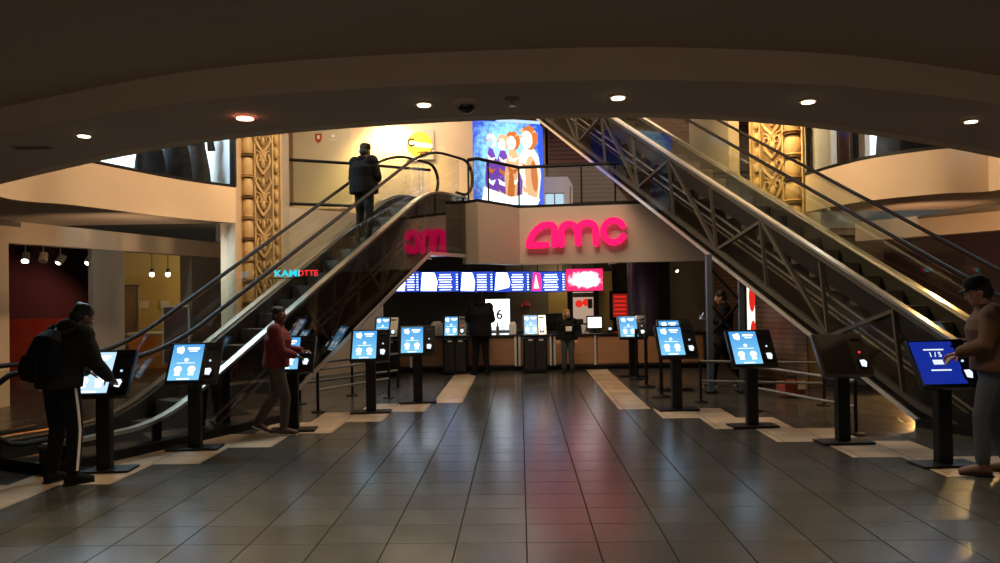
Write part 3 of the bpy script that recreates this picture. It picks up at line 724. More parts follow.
for cx, hy, s_, c1, c2, c3 in ((.26, .74, .72, 'e_shop', 'e_violet', 'e_shopwhite'), (.43, .72, .85, 'e_cream', 'e_violet', 'e_tan'), (.57, .74, 1.0, 'e_cream', 'e_tan', 'e_orange'), (.80, .78, 1.3, 'e_tan', 'e_cream', 'e_orange')):
    blob(rough([(cx-.03*s_, hy-.06), (cx+.05*s_, hy-.08), (cx+.13*s_, hy-.2), (cx+.15*s_, hy-.4), (cx+.11*s_, .05), (cx-.09*s_, .05), (cx-.13*s_, hy-.42), (cx-.10*s_, hy-.2)]), nl(), c2, 'picture')
    blob(rough(ell(cx+.02*s_, hy+.02, .095*s_, .105*s_, 16, .2)), nl(), c3, 'picture')
    blob(rough(ell(cx-.015*s_, hy-.005, .07*s_, .08*s_, 14, .2), .005), nl(), 'e_cream' if c1 != 'e_shop' else 'e_shop', 'picture')
    for k in range(5):
        a = rnd.uniform(0, 3.1); blob(rough([(cx+.10*s_*math.cos(a), hy+.03+.10*s_*math.sin(a)), (cx+.05*s_*math.cos(a+.3), hy+.03+.05*s_*math.sin(a+.3)), (cx+.11*s_*math.cos(a+.35), hy+.03+.09*s_*math.sin(a+.35))], .004), nl(), 'e_orange' if k % 2 else 'e_tan', 'picture')
    for k in range(4):
        y0 = hy-.14-.13*k; blob(rough([(cx-.08*s_, y0), (cx+.02*s_, y0-.05), (cx+.10*s_, y0-.02), (cx+.03*s_, y0-.09), (cx-.06*s_, y0-.06)], .01), nl(), ('e_cream', 'e_orange', 'e_shopwhite', 'e_tan')[k], 'picture')
blob([(.46, .06), (.57, .05), (.58, .25), (.55, .42), (.50, .40)], nl(), 'e_orange', 'picture')
blob(ell(.84, .33, .10, .26, 20, .08), nl(), 'e_tan', 'picture'); blob(ell(.88, .36, .05, .18, 16, .1), nl(), 'e_orange', 'picture'); blob([(.60, .05), (.68, .05), (.70, .3), (.64, .42)], nl(), 'e_violet', 'picture')
blob([(.08, .03), (.92, .03), (.96, .10), (.72, .15), (.55, .11), (.3, .14), (.12, .22)], nl(), 'e_shopwhite', 'picture')
blob([(.02, .955), (.30, .955), (.30, .99), (.02, .99)], nl(), 'e_royal', 'picture'); blob([(.32, .955), (.98, .955), (.98, .99), (.32, .99)], nl(), 'e_shop', 'picture')

# ---------------------------------------------------------------- glass guards of the upper floor
def guard(label, poly, z, h, group=None, posts=None, name='glass_guard', thick=.035, bottom=True):
    t = thing(name, label, 'railing', (poly[0][0], poly[0][1], z), 0, group)
    q = MB(); q.tube([(x, y, z+h) for x, y in poly], thick, 8); q.build('top_rail', 'black', t, world=True, smooth=True)
    if bottom: q = MB(); q.tube([(x, y, z+.04) for x, y in poly], thick, 8); q.build('bottom_rail', 'black', t, world=True)
    for (a, b) in zip(poly, poly[1:]):
        q = MB(); q.ribbon([a, b], z+.06, z+h-.03, .012); q.build('glass_panel', 'glass_rail', t, world=True)
    for p in (posts or []):
        q = MB(); q.box((p[0], p[1], z+h/2), (.035, .035, h)); q.build('post', 'black', t, world=True)
    return t
guard('glass guard with thin black rails along the wall behind the left escalator', [pp(291, 16.3), pp(353, 16.9), pp(432, 18.0)], 3.66, 1.0)
g2 = [pp(470, 14.85), pp(479, 14.7), pp(520.5, 15.85), pp(640, 15.45)]
guard('glass guard with a black top rail in front of the big lit picture', g2, 3.5, .84, posts=[g2[0], g2[2], pp(490, 15.1), pp(583, 15.6), pp(617, 15.5)], bottom=False)
# little booth behind the guard, right of the light box
bt = thing('booth', 'small white booth with a pale blue window right of the lit picture', 'booth', at(558, 207, 18) , 0)
bt.location.z = 3.5; WM[bt.name] = Matrix.Translation(bt.location)
q = MB(); q.add([(x, y, z) for y in (-.0, .8) for x, z in ((-.42, 0), (.36, 0), (.36, .75), (.24, .95), (-.42, .95))], [(0, 1, 2, 3, 4), (9, 8, 7, 6, 5), (0, 5, 6, 1), (1, 6, 7, 2), (2, 7, 8, 3), (3, 8, 9, 4), (4, 9, 5, 0)]); q.build('body', 'white', bt)
q = MB(); q.box((-.08, -.015, .34), (.42, .02, .4)); q.build('window', 'e_shop', bt)
q = MB(); q.box((-.08, -.03, .34), (.03, .02, .42)); q.box((.3, -.03, .36), (.03, .03, .7)); q.box((-.08, -.03, .55), (.46, .02, .03)); q.box((-.08, -.03, .13), (.46, .02, .03)); q.build('window_frame', 'greywall', bt)

# posters on the far upper wall
def wallrect(p, q, y): a = at(*p, y); b = at(*q, y); return (a.x+b.x)/2, (a.z+b.z)/2, abs(b.x-a.x), abs(a.z-b.z)
x, z, w, h = wallrect((405, 129.5), (434, 159), 20.5)
po = thing('wall_poster', 'grey poster with a big yellow disc and white band on the upper wall', 'poster', (x, 20.56, z-h/2), 0)
q = MB(); q.box((0, -.015, h/2), (w, .03, h)); q.build('panel', 'plaster', po)
q = MB(); q.cyl((0.0, -.035, h/2), (0.0, -.05, h/2), w*.44, 28); q.build('yellow_disc', mat('yellowdisc', (.85, .45, .02), .5), po)
q = MB(); q.add([(-w*.35, -.055, h*.62), (w*.45, -.055, h*.50), (w*.45, -.055, h*.36), (-w*.35, -.055, h*.44)], [(0, 1, 2, 3)]); q.build('white_band', 'white', po)
text_mesh('lettering', 'C', .3, .004, 'black', po, (-w*.3, -.065, h*.56))
q = MB(); q.box((w*.1, -.055, h*.24), (w*.4, .004, .03)); q.box((w*.08, -.055, h*.17), (w*.14, .004, .05)); q.build('caption', 'black', po)
x, z, w, h = wallrect((292, 127), (352, 208), 20.4)
pa = thing('wall_panel', 'tall greenish grey wall panel bearing a small red shield, behind the rail', 'panel', (x, 20.5, z-h/2), 0)
q = MB(); q.box((0, -.02, h/2), (w, .04, h)); q.build('board', mat('panelgrey', (.50, .44, .30), .5), pa)
q = MB(); vs = [(-.07, 0), (-.09, .1), (-.09, .2), (.09, .2), (.09, .1), (.07, 0), (0, -.07)]
q.add([(a-.1, -.05, h*.83+b) for a, b in vs], [(0, 1, 2, 3, 4, 5, 6)]); q.build('red_shield', 'redtile', pa)
q = MB(); q.box((-.1, -.055, h*.83+.1), (.07, .006, .1)); q.box((.3, -.05, h*.83+.02), (.22, .006, .02)); q.cyl((.3, -.045, h*.83+.13), (.3, -.05, h*.83+.13), .05, 12); q.build('pale_mark', 'white', pa)

# menu boards above the counter
def screen_box(name, label, cat, px0, px1, py0, py1, d, group=None, m='e_menublue', depth=.06):
    a, b = at(px0, py1, d), at(px1, py0, d); w, h = b.x-a.x, b.z-a.z
    t = thing(name, label, cat, ((a.x+b.x)/2, d, a.z), 0, group)
    q = MB(); q.box((0, depth/2+.004, h/2), (w-.004, depth, h+.02)); q.build('casing', 'black', t)
    q = MB(); q.box((0, 0, h/2), (w, .006, h)); q.build('screen', m, t)
    return t, w, h
mb_lab = ['menu board half hidden behind the left escalator end, leftmost in the row', 'menu board second from the left escalator, white picture at its left', 'menu board right above the tall dark figure at the counter',
          'menu board over the tall white lit screen, with stepped white picture', 'menu board with a violet picture, next to the magenta screen']
for k, (a, b) in enumerate(((394, 419), (420, 458.5), (460, 493), (494, 529.5), (531, 565))):
    t, w, h = screen_box('menu_board', mb_lab[k], 'menu board', a, b, 271.5, 292, 17.6, 'menu boards over the ticket counter')
    iw = w*(.42 if k != 4 else .3)
    q = MB(); q.add([(-w/2+.02, -.006, .03), (-w/2+iw, -.006, 0.02+(.08 if k == 3 else 0)), (-w/2+iw*1.08, -.006, h*.5), (-w/2+iw*.9, -.006, h*.95), (-w/2+.06, -.006, h-.01)], [(0, 1, 2, 3, 4)]); q.build('picture', 'e_menu' if k != 4 else 'e_magenta', t)
    if k == 4: q = MB(); q.add([(-w/2+.06, -.01, .08), (-w/2+iw*.8, -.01, .08), (-w/2+iw*.5, -.01, h*.9)], [(0, 1, 2)]); q.build('picture', 'e_cream', t)
    q = MB()
    for r in range(7):
        zz = h*.1+r*h*.125
        q.box((-w/2+iw+.06+(w-iw-.1)*.36, -.006, zz), ((w-iw-.1)*(.62+.2*((r*k*7+r) % 3)/3), .004, .018))
        q.box((w/2-.04, -.006, zz), (.04, .004, .018))
    q.build('menu_lines', 'e_menu', t)
    for hx in (-w*.3, w*.3): q = MB(); q.cyl((hx, .05, h), (hx, .05, 2.79-t.location.z), .012, 8); q.build('hanging_rod', 'black', t)
t, w, h = screen_box('lit_screen', 'glowing magenta and white screen at the right end of the menu boards', 'screen', 566.5, 602.5, 268.5, 291, 17.55, None, 'black')
for hx in (-w*.3, w*.3): q = MB(); q.cyl((hx, .05, h), (hx, .05, 2.79-t.location.z), .012, 8); q.build('hanging_rod', 'black', t)
q = MB(); q.box((0, 0, 0), (w, .008, h)); o = q.build('glowing_picture', 'e_magentascreen', t); o.location = (0, -.004, h/2)

t, w, h = screen_box('lit_screen', 'tall white lit poster screen behind the counter beside the dark figure', 'screen', 486, 509.5, 299, 334, 18.7, None, 'e_shopwhite')
q = MB(); q.box((0, .04, -t.location.z/2), (.1, .05, t.location.z)); q.box((0, .04, .015-t.location.z), (.5, .3, .03)); q.build('stand', 'black', t)
text_mesh('numeral', '6', .34, .003, 'greywall', t, (.04, -.01, h*.55)); q = MB(); q.box((.12, -.008, h*.18), (.16, .004, .02)); q.box((.12, -.008, h*.12), (.12, .004, .02)); q.build('small_print', 'greywall', t)
# posters on the hall wall
x, z, w, h = wallrect((573, 292), (594, 323), 19.7)
p2 = thing('framed_poster', 'black framed poster, red circles over a pale lower half, under the magenta screen', 'poster', (x, 19.8, z-h/2), 0)
q = MB(); q.box((0, 0, h/2), (w+.28, .06, h+.14)); q.build('frame', 'black', p2)
q = MB(); q.box((0, -.035, h/2), (w, .01, h)); q.build('sheet', mat('posterlit', (.6, .5, .42), .6, emit=(1, .7, .55), es=.35), p2)
q = MB(); q.cyl((-w*.2, -.04, h*.62), (-w*.2, -.046, h*.62), .1, 16); q.cyl((w*.16, -.04, h*.66), (w*.16, -.046, h*.66), .1, 16); q.build('red_circles', 'e_red', p2)
q = MB(); q.box((0, -.045, h*.9), (w, .004, h*.14)); q.box((w*.34, -.045, h*.62), (.12, .004, h*.3)); q.build('dark_band', 'darkwall', p2)
x, z, w, h = wallrect((613, 294), (628, 317), 19.7)
p3 = thing('framed_poster', 'black framed dim red poster beside the dark purple pillar', 'poster', (x, 19.8, z-h/2), 0)
q = MB(); q.box((0, 0, h/2), (w+.16, .06, h+.16)); q.build('frame', 'black', p3)
q = MB(); q.box((0, -.035, h/2), (w, .01, h)); q.build('sheet', mat('redlit', (.3, .03, .02), .6, emit=(1, .05, .03), es=.22), p3)
q = MB()
for k in range(5): q.box((0, -.042, h*(.15+.18*k)), (w*.8, .004, .04))
q.build('text_lines', 'e_red', p3)
kk = at(526, 307, 19.7)
em = thing('sign_or_reflection', 'little dim red crown-shaped mark on the grey hall wall', 'sign', kk, 0)
q = MB(); q.tube([(-.12, 0, 0), (-.08, 0, .12), (-.02, 0, .04), (.0, 0, .2), (.03, 0, .04), (.08, 0, .12), (.12, 0, 0)], .014, 6); q.build('red_outline', mat('e_dimred', (.02, .02, .02), .5, emit=(1, .03, .05), es=.3), em)
q = MB(); q.box((0, .1, .02), (.3, .2, .03)); q.build('bracket', 'darkwall', em)
# purple pillar
kk = at(644, 371, 17.4)
pc = MB(); pc.lathe([(.37, 0), (.37, .1), (.35, .12), (.35, 2.78), (.37, 2.8)], 28); o = pc.build('round_pillar', 'purplecol', None, smooth=True, loc=(kk.x, kk.y, 0)); tag(o, 'thick dark purple round pillar at the right end of the ticket counter', 'pillar')
# lit banner seen almost edge-on behind the escalator support
kk = at(751, 335, 13.1)
bn = thing('banner_stand', 'narrow glowing red and white banner standing behind the escalator support tower', 'banner', (kk.x, kk.y, .0), math.radians(57))
q = MB(); q.box((0, .02, 1.15), (.5, .04, 2.2)); q.box((0, .02, .03), (.5, .3, .05)); q.build('stand', 'black', bn)
q = MB(); q.box((0, -.01, 1.35), (.44, .02, 1.5)); q.build('banner_sheet', 'e_cream', bn)
q = MB(); q.sphere((0, -.03, 1.55), (.2, .02, .25), 14, 8); q.sphere((.04, -.03, .95), (.17, .02, .2), 14, 8); q.build('red_figure', 'e_red', bn)

# =================================================================== COUNTER
cx0, cx1 = pp(384, 16.2), pp(704, 16.2); CXc = (cx0[0]+cx1[0])/2; CW_ = cx1[0]-cx0[0]
ct = thing('ticket_counter', 'long wood-fronted ticket counter with a black top along the back of the hall', 'counter', (CXc, 16.5, 0), 0)
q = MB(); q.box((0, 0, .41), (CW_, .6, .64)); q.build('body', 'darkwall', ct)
q = MB(); q.box((0, .03, .05), (CW_-.04, .56, .1)); q.build('toe_kick', 'black', ct)
q = MB(); q.box((0, -.02, .765), (CW_+.06, .7, .04)); q.build('worktop', 'blackgloss', ct, bevel=.008)
stops = [384, 443, 466, 514.5, 519, 549, 553.5, 594, 632, 704]
for a, b in ((384, 443), (466, 515), (519, 549), (553, 593.5), (595.5, 631), (633.5, 703)):
    xa, xb = pp(a, 16.2)[0]-CXc+.02, pp(b, 16.2)[0]-CXc-.02
    q = MB(); q.box(((xa+xb)/2, -.31, .43), (xb-xa, .03, .60)); q.build('front_panel', 'wood', ct, bevel=.006)
for a in (410, 514.5, 518.5, 549.5, 553.5, 594, 632.5):
    xa = pp(a, 16.2)[0]-CXc; q = MB(); q.box((xa, -.335, .43), (.05, .03, .64)); q.build('metal_strip', 'silver', ct, bevel=.005)
# =================================================================== KIOSKS
TILT = math.radians(57)
def kiosk(label, loc, rz=0, kind='on', pedestal=False, wdt=.57, group='self-service ticket kiosks'):
    t = thing('ticket_kiosk', label, 'kiosk', (loc[0], loc[1], 0), rz, group)
    z0 = .78
    if pedestal:
        z0 = .80
        q = MB(); q.box((0, 0, .38), (.5, .42, .72)); q.build('cabinet', 'black', t, bevel=.01)
        q = MB(); q.box((-.12, -.215, .38), (.2, .01, .6)); q.box((.12, -.215, .38), (.2, .01, .6)); q.build('cabinet_door', 'housing', t, bevel=.003)
        q = MB(); q.box((-.1, -.225, .70), (.09, .02, .03)); q.box((.12, -.225, .70), (.09, .02, .03)); q.build('slot', 'silver', t)
        q = MB(); q.box((0, .05, .78), (.14, .14, .12)); q.build('neck', 'black', t)
    else:
        q = MB(); q.box((0, 0, .0125), (.58, .28, .025)); q.build('base_plate', 'black', t, bevel=.008)
        q = MB(); q.box((0, .02, .45), (.14, .10, .86)); q.build('post', 'black', t, bevel=.012)
        q = MB(); q.box((0, .02, .86), (.24, .10, .12)); q.build('mounting_bracket', 'housing', t, bevel=.01)
    def tilted(q, name, m, z=0, parent=None, **k):
        o = q.build(name, m, parent or t, **k)
        if parent is None: o.rotation_euler = (TILT, 0, 0); o.location = (0, -.16, z0)
        return o
    hw = wdt/2; hm = 'steel' if pedestal else 'housing'
    q = MB(); q.box((0, .25, -.045), (wdt, .52, .07)); q.box((0, .25, -.095), (wdt*.7, .36, .05)); hs = tilted(q, 'housing', 'housing' if kind != 'off' else mat('offhousing', (.07, .055, .042), .3), bevel=.014)
    if pedestal: q = MB(); q.box((hw-.09, .25, -.012), (.15, .46, .012)); tilted(q, 'side_panel', 'silver')
    else: q = MB(); q.box((hw-.10, .25, -.008), (.19, .50, .008)); tilted(q, 'side_panel', 'blackgloss' if kind != 'off' else 'offhousing')
    sx0, sx1 = -hw+.035, hw-.195
    sm = {'on': 'e_kiosk', 'off': 'housing', 'blue': 'e_royal', 'white': 'e_shop', 'dim': 'e_kioskdim'}[kind]
    if kind == 'off': sm = 'offscreen'
    if kind == 'blue': sx0 -= .02; sx1 += .06
    q = MB(); q.box(((sx0+sx1)/2, .25, -.004), (sx1-sx0, .45, .008)); s = tilted(q, 'screen', sm)
    cxs = (sx0+sx1)/2
    if kind in ('on', 'white', 'dim'):
        g = MB()
        def disc(x, y, r, n=14, ry=None): g.add([(x+r*math.cos(2*math.pi*k/n), y+(ry or r)*math.sin(2*math.pi*k/n), .0035) for k in range(n)], [tuple(range(n))])
        def bar(x, y, w, h): g.add([(x-w/2, y-h/2, .0035), (x+w/2, y-h/2, .0035), (x+w/2, y+h/2, .0035), (x-w/2, y+h/2, .0035)], [(0, 1, 2, 3)])
        bar(cxs+.06, .42, .13, .028); bar(cxs+.06, .385, .09, .012)
        g.add([(cxs-.13, .43, .0035), (cxs-.06, .45, .0035), (cxs-.04, .40, .0035), (cxs-.06, .35, .0035), (cxs-.12, .37, .0035)], [(0, 1, 2, 3, 4)])
        disc(cxs, .275, .022); bar(cxs, .235, .2, .006)
        for sg in (-1, 1): disc(cxs+sg*.075, .155, .042); bar(cxs+sg*.075, .095, .06, .03)
        bar(cxs, .035, .14, .012)
        g.build('screen_graphics', 'e_white', s)
    if kind == 'blue':
        text_mesh('screen_text', '1 / 5', .07, .001, 'e_screen_text', s, (cxs, .33, .006), (0, 0, 0))
        g = MB(); g.box((cxs, .385, .006), (.2, .014, .002)); g.box((cxs, .25, .006), (.10, .05, .002)); g.box((cxs, .165, .006), (.2, .014, .002)); g.build('screen_graphics', 'e_screen_text', s)
    q = MB(); q.box((hw-.10, .115, .006), (.10, .11, .02)); r = tilted(q, 'card_reader', 'black', bevel=.005)
    q = MB(); q.add([(hw-.13, .08, .018), (hw-.08, .07, .018), (hw-.06, .13, .018), (hw-.08, .16, .018), (hw-.135, .155, .018)], [(0, 1, 2, 3, 4)]); q.build('reader_light', 'e_reader', r)
    q = MB(); q.cyl((hw-.10, .26, 0), (hw-.10, .26, .006), .012, 10); tilted(q, 'status_light', 'e_redglow' if kind == 'off' or pedestal else 'e_shop')
    q = MB(); q.box((hw-.10, .42, .0), (.12, .02, .012)); tilted(q, 'receipt_slot', 'black')
    return t
mat('offscreen', (.045, .038, .03), .12)
def onfloor(px, py): return on_z(px, py, 0)
kio = [((99, 473), 'black ticket kiosk farthest left, being used by the person with a backpack', 'white', 1.0), ((191.5, 450.5), 'lit ticket kiosk alone between the backpacker and the person in a red jacket', 'on', 0),
       ((291, 432), 'ticket kiosk partly hidden behind the person in the red jacket', 'on', 0), ((370, 413.5), 'larger of the two lit kiosks left of the hall, close to the steel barriers', 'on', 0),
       ((417.5, 403.5), 'smaller lit kiosk of the left row, the one nearest the ticket counter', 'on', 0), ((679, 411), 'lit kiosk nearest the purple pillar in the right-hand row', 'on', 0),
       ((755.5, 428), 'lit kiosk in front of the escalator support tower', 'on', 0), ((848, 444.5), 'switched-off kiosk with a dull brown front, in the right row', 'off', 0),
       ((951, 467.5), 'kiosk with a deep blue screen reading 1 / 5, used by the person in a cap', 'blue', 0)]
for (p, lab, kd, _) in kio:
    f = onfloor(*p); kiosk(lab, (f.x, f.y+.1), math.radians(3 if p[0] > 500 else 4), kd)
for p, lab in (((634, 377), 'tilted lit kiosk on a post just left of the purple pillar'), ((677, 391), 'kiosk mostly hidden behind the lit kiosk nearest the purple pillar')):
    f = onfloor(*p); kiosk(lab, (f.x, f.y+.1), 0, 'on')
for px, lab in ((386, 'counter kiosk seen just under the end of the left escalator'), (454.5, 'counter kiosk on a black cabinet left of the tall dark figure'), (534, 'counter kiosk on a black cabinet in the middle of the ticket counter')):
    kiosk(lab, pp(px, 15.85), 0, 'on', True, .5)
# =================================================================== ON AND BEHIND THE COUNTER
ZC = .785
def small(name, label, cat, px, d, mbs, group=None, rz=0):
    t = thing(name, label, cat, (pp(px, d)[0], d, ZC), rz, group)
    for nm, m, f, bv in mbs:
        q = MB(); f(q); q.build(nm, m, t, bevel=bv)
    return t
def t_mon(q): q.box((0, 0, .22), (.36, .04, .3))
small('point_of_sale_monitor', 'cash desk monitor showing a white page on the counter', 'monitor', 594, 16.5, [('casing', 'black', t_mon, .01), ('screen', 'e_white', lambda q: q.box((0, -.024, .22), (.30, .006, .23)), 0),
      ('stand', 'black', lambda q: (q.box((0, .05, .06), (.08, .06, .12)), q.box((0, .03, .01), (.24, .2, .02))), .004)])
small('card_terminal', 'small card terminal with a lit face right of the cash desk monitor', 'card terminal', 609, 16.3, [('body', 'black', lambda q: q.box((0, 0, .07), (.10, .1, .13)), .01), ('screen', 'e_reader', lambda q: q.box((0, -.054, .09), (.06, .006, .05)), 0)])
small('card_terminal', 'small card terminal just left of the dark purple pillar', 'card terminal', 642, 16.3, [('body', 'black', lambda q: q.box((0, 0, .07), (.1, .1, .13)), .01), ('screen', 'e_reader', lambda q: q.box((0, -.054, .09), (.06, .006, .05)), 0)])
small('document_box', 'white box of papers on the counter right of the white screen', 'box', 512, 16.4, [('box', 'white', lambda q: q.box((0, 0, .11), (.16, .14, .22)), .006), ('paper', 'paper', lambda q: q.box((0, 0, .24), (.12, .02, .06)), 0)])
small('document_box', 'grey box beside the counter kiosk left of the tall dark figure', 'box', 436.5, 16.4, [('box', 'white', lambda q: q.box((0, 0, .13), (.24, .16, .26)), .006), ('paper', 'paper', lambda q: q.box((0, 0, .28), (.18, .02, .05)), 0)])
small('bottle', 'slim bottle on the counter in front of the tall white screen', 'bottle', 497, 16.4, [('body', 'greywall', lambda q: q.lathe([(.035, 0), (.038, .02), (.038, .15), (.015, .2), (.015, .24)], 12), 0), ('cap', 'white', lambda q: q.lathe([(.018, .24), (.018, .265)], 10), 0)])
small('paper_cup', 'white paper cup on the counter right of the child in black', 'cup', 583, 16.3, [('body', 'white', lambda q: q.lathe([(.04, 0), (.055, .16)], 14), 0), ('lid', 'paper', lambda q: q.lathe([(.06, .16), (.055, .18)], 14), 0)])
small('napkin_dispenser', 'dark dispenser on the counter between the child and the monitor', 'dispenser', 578, 16.6, [('body', 'housing', lambda q: q.box((0, 0, .15), (.2, .2, .3)), .02), ('slot', 'black', lambda q: q.box((0, -.105, .16), (.12, .01, .1)), 0)])
small('drink_machine', 'low black machine on the back counter left of the framed poster', 'machine', 550, 17.9, [('body', 'black', lambda q: q.box((0, 0, .2), (.7, .4, .38)), .02), ('panel', 'housing', lambda q: q.box((0, -.21, .25), (.5, .02, .16)), .004)])
bc = MB(); bc.box((pp(490, 17.6)[0], 18.0, .39), (5.2, .7, .78)); tag(bc.build('back_counter', 'darkwall', None, bevel=.01, world=True), 'dark low back counter behind the ticket counter', 'counter')
# =================================================================== BARRIERS AND STANCHIONS
def barrier(label, a, b, zs=(.62, .32), group='steel barriers around the escalators', curved=False):
    A, B = Vector((*a, 0)), Vector((*b, 0)); t = thing('steel_barrier', label, 'barrier', A, 0, group); n = max(2, int((B-A).length/1.1)+1)
    for z in zs: q = MB(); q.tube([A+Vector((0, 0, z)), B+Vector((0, 0, z))], .02, 8); q.build('rail', 'truss', t, world=True, smooth=True)
    for k in range(n):
        p = A.lerp(B, k/(n-1)); q = MB(); q.tube([p, p+Vector((0, 0, zs[0]+.01))], .022, 8); o = q.build('post', 'black', t, world=True, smooth=True)
        q = MB(); q.lathe([(.1, 0), (.1, .012), (.03, .02)], 14, Matrix.Translation(p)); q.build('foot', 'black', t, world=True)
    return t
fx = lambda px, py: tuple(on_z(px, py, 0))[:2]
barrier('far steel barrier right of the escalator support tower', pp(699, 11.4), pp(822, 10.9))
barrier('near steel barrier running from the lit kiosk to behind the switched-off kiosk', fx(757, 411), fx(856, 434))
barrier('steel barrier nearest the left escalator foot, behind the red jacket', fx(318, 412), fx(389, 398))
barrier('farther steel barrier left of the hall, behind the two lit kiosks', fx(300, 404), fx(398, 388))
stt = None
for p, lab in (((637, 379), 'belt stanchion farthest from the viewer, below the tilted kiosk'), ((646.5, 387), 'belt stanchion in the middle, before the purple pillar'), ((661.5, 397), 'belt stanchion nearest the lit kiosk of the right row')):
    f = fx(*p)
    if stt is None:
        stt = thing('belt_stanchion', lab, 'stanchion', (*f, 0), 0, 'black belt stanchions before the counter')
        q = MB(); q.lathe([(.16, 0), (.16, .015), (.05, .035), (.03, .05)], 20); q.build('base', 'black', stt, smooth=True)
        q = MB(); q.lathe([(.03, .04), (.03, .86)], 14); q.build('post', 'black', stt, smooth=True)
        q = MB(); q.lathe([(.036, .86), (.036, .95), (.02, .965)], 14); q.build('belt_head', 'housing', stt, smooth=True)
    else:
        c = copy_tree(stt); c.location = (*f, 0); c['label'] = lab
# support tower of the right escalator
d_ = 12.35
twr = thing('support_tower', 'blue-grey steel support tower with cross braces under the right escalator', 'support', (pp(709, d_)[0], d_, 0), 0)
xa = pp(741, d_)[0]-pp(709, d_)[0]
hts = (2.28, 1.93)
for k, (xx, hh) in enumerate(((0, hts[0]), (xa, hts[1]))):
    q = MB(); q.box((xx, 0, hh/2), (.09, .09, hh)); q.build('post', 'bluesteel', twr, bevel=.006)
    q = MB(); q.box((xx, .0, .015), (.2, .2, .03)); q.build('foot_plate', 'black', twr)
for a, b in (((0, 2.1), (xa, 1.5)), ((0, .9), (xa, 1.5)), ((0, .9), (xa, .2)), ((0, 1.5), (xa, .85))):
    q = MB(); q.bar((a[0], .05, a[1]), (b[0], .05, b[1]), .04, .04, up=(0, 1, 0)); q.build('brace', 'black', twr)
# floor-level things behind the right barriers
f = fx(791, 397)
rb = thing('red_box', 'small red box with a white tag on the floor behind the right barriers', 'box', (*f, 0), .2)
q = MB(); q.box((0, 0, .14), (.36, .26, .22)); q.box((-.12, -.02, .03), (.05, .2, .06)); q.box((.12, -.02, .03), (.05, .2, .06)); q.build('box', 'redpaint', rb, bevel=.02)
q = MB(); q.box((.1, -.14, .20), (.12, .01, .13)); q.build('tag', 'white', rb)
q = MB(); q.tube([(-.1, 0, .25), (-.08, 0, .31), (.08, 0, .31), (.1, 0, .25)], .012, 6); q.build('handle', 'black', rb)
for px, w, h, d, lab in ((796, .9, .72, 15.2, 'low black cabinet in front of the slatted wood wall'), (838, 1.0, .6, 14.6, 'low black cabinet beneath the right escalator, right of the other one')):
    t = thing('low_cabinet', lab, 'cabinet', (pp(px, d)[0], d, 0), -.1, 'low black cabinets under the right escalator')
    q = MB(); q.box((0, 0, h/2), (w, .5, h)); q.build('body', 'black', t, bevel=.01)
    for s_ in (-1, 1):
        q = MB(); q.box((s_*w*.245, -.26, h/2), (w*.47, .02, h*.88)); dd = q.build('door', 'housing', t, bevel=.004)
        q = MB(); q.box((s_*w*.05, -.28, h*.6), (.015, .02, .12)); q.build('handle', 'steel', dd)
# =================================================================== LEFT SHOPS
bx = lambda px, py, d: at(px, py, d)
def shopthing(name, label, cat, px, py, d, parts, rz=0, group=None, z=None):
    p = at(px, py, d); t = thing(name, label, cat, (p.x, d, p.z if z is None else z), rz, group)
    for nm, m, f, bv in parts:
        q = MB(); f(q); q.build(nm, m, t, bevel=bv)
    return t
shopthing('wooden_door', 'tall pale wooden door at the left of the yellow-lit shop', 'door', 131, 377, 18.9, [('leaf', mat('palewood', (.34, .24, .14), .4, noise=.2, nscale=3), lambda q: q.box((0, 0, .98), (.36, .05, 1.95)), .006), ('handle', 'steel', lambda q: q.box((.13, -.04, 1.0), (.02, .04, .2)), 0), ('frame', 'greywall', lambda q: (q.box((-.2, 0, 1), (.05, .1, 2.0)), q.box((.2, 0, 1), (.05, .1, 2.0)), q.box((0, 0, 2.0), (.45, .1, .06))), 0)], z=0)
shopthing('shop_counter', 'orange shop counter with a pale top in the yellow-lit shop', 'counter', 165, 378, 18.3, [('front', 'orange', lambda q: q.box((0, 0, .4), (1.5, .5, .8)), .01), ('top', 'paper', lambda q: q.box((0, 0, .83), (1.56, .56, .05)), .01)], z=0)
shopthing('notice_board', 'dark notice board in a thin white frame standing behind the left handrail', 'board', 177, 385, 15.6, [('board', mat('boardface', (.05, .03, .03), .3), lambda q: q.box((0, 0, .92), (.50, .04, 1.15)), .01), ('frame', 'silver', lambda q: (q.box((0, .0, 1.52), (.56, .05, .04)), q.box((.27, 0, .92), (.03, .05, 1.2)), q.box((-.27, 0, .92), (.03, .05, 1.2))), 0), ('foot', 'black', lambda q: (q.box((0, 0, .18), (.05, .05, .36)), q.box((0, 0, .02), (.5, .36, .03))), 0)], z=0)
for px, py, lab in ((144, 304, 'small white notice on the yellow wall beside the wooden door'), (165, 304, 'small white notice on the yellow wall near the lamp pair')):
    shopthing('paper_notice', lab, 'notice', px, py+4, 20.1, [('sheet', 'paper', lambda q: q.box((0, 0, .1), (.24, .01, .2)), 0)], group='notices on the yellow wall')
tl = None
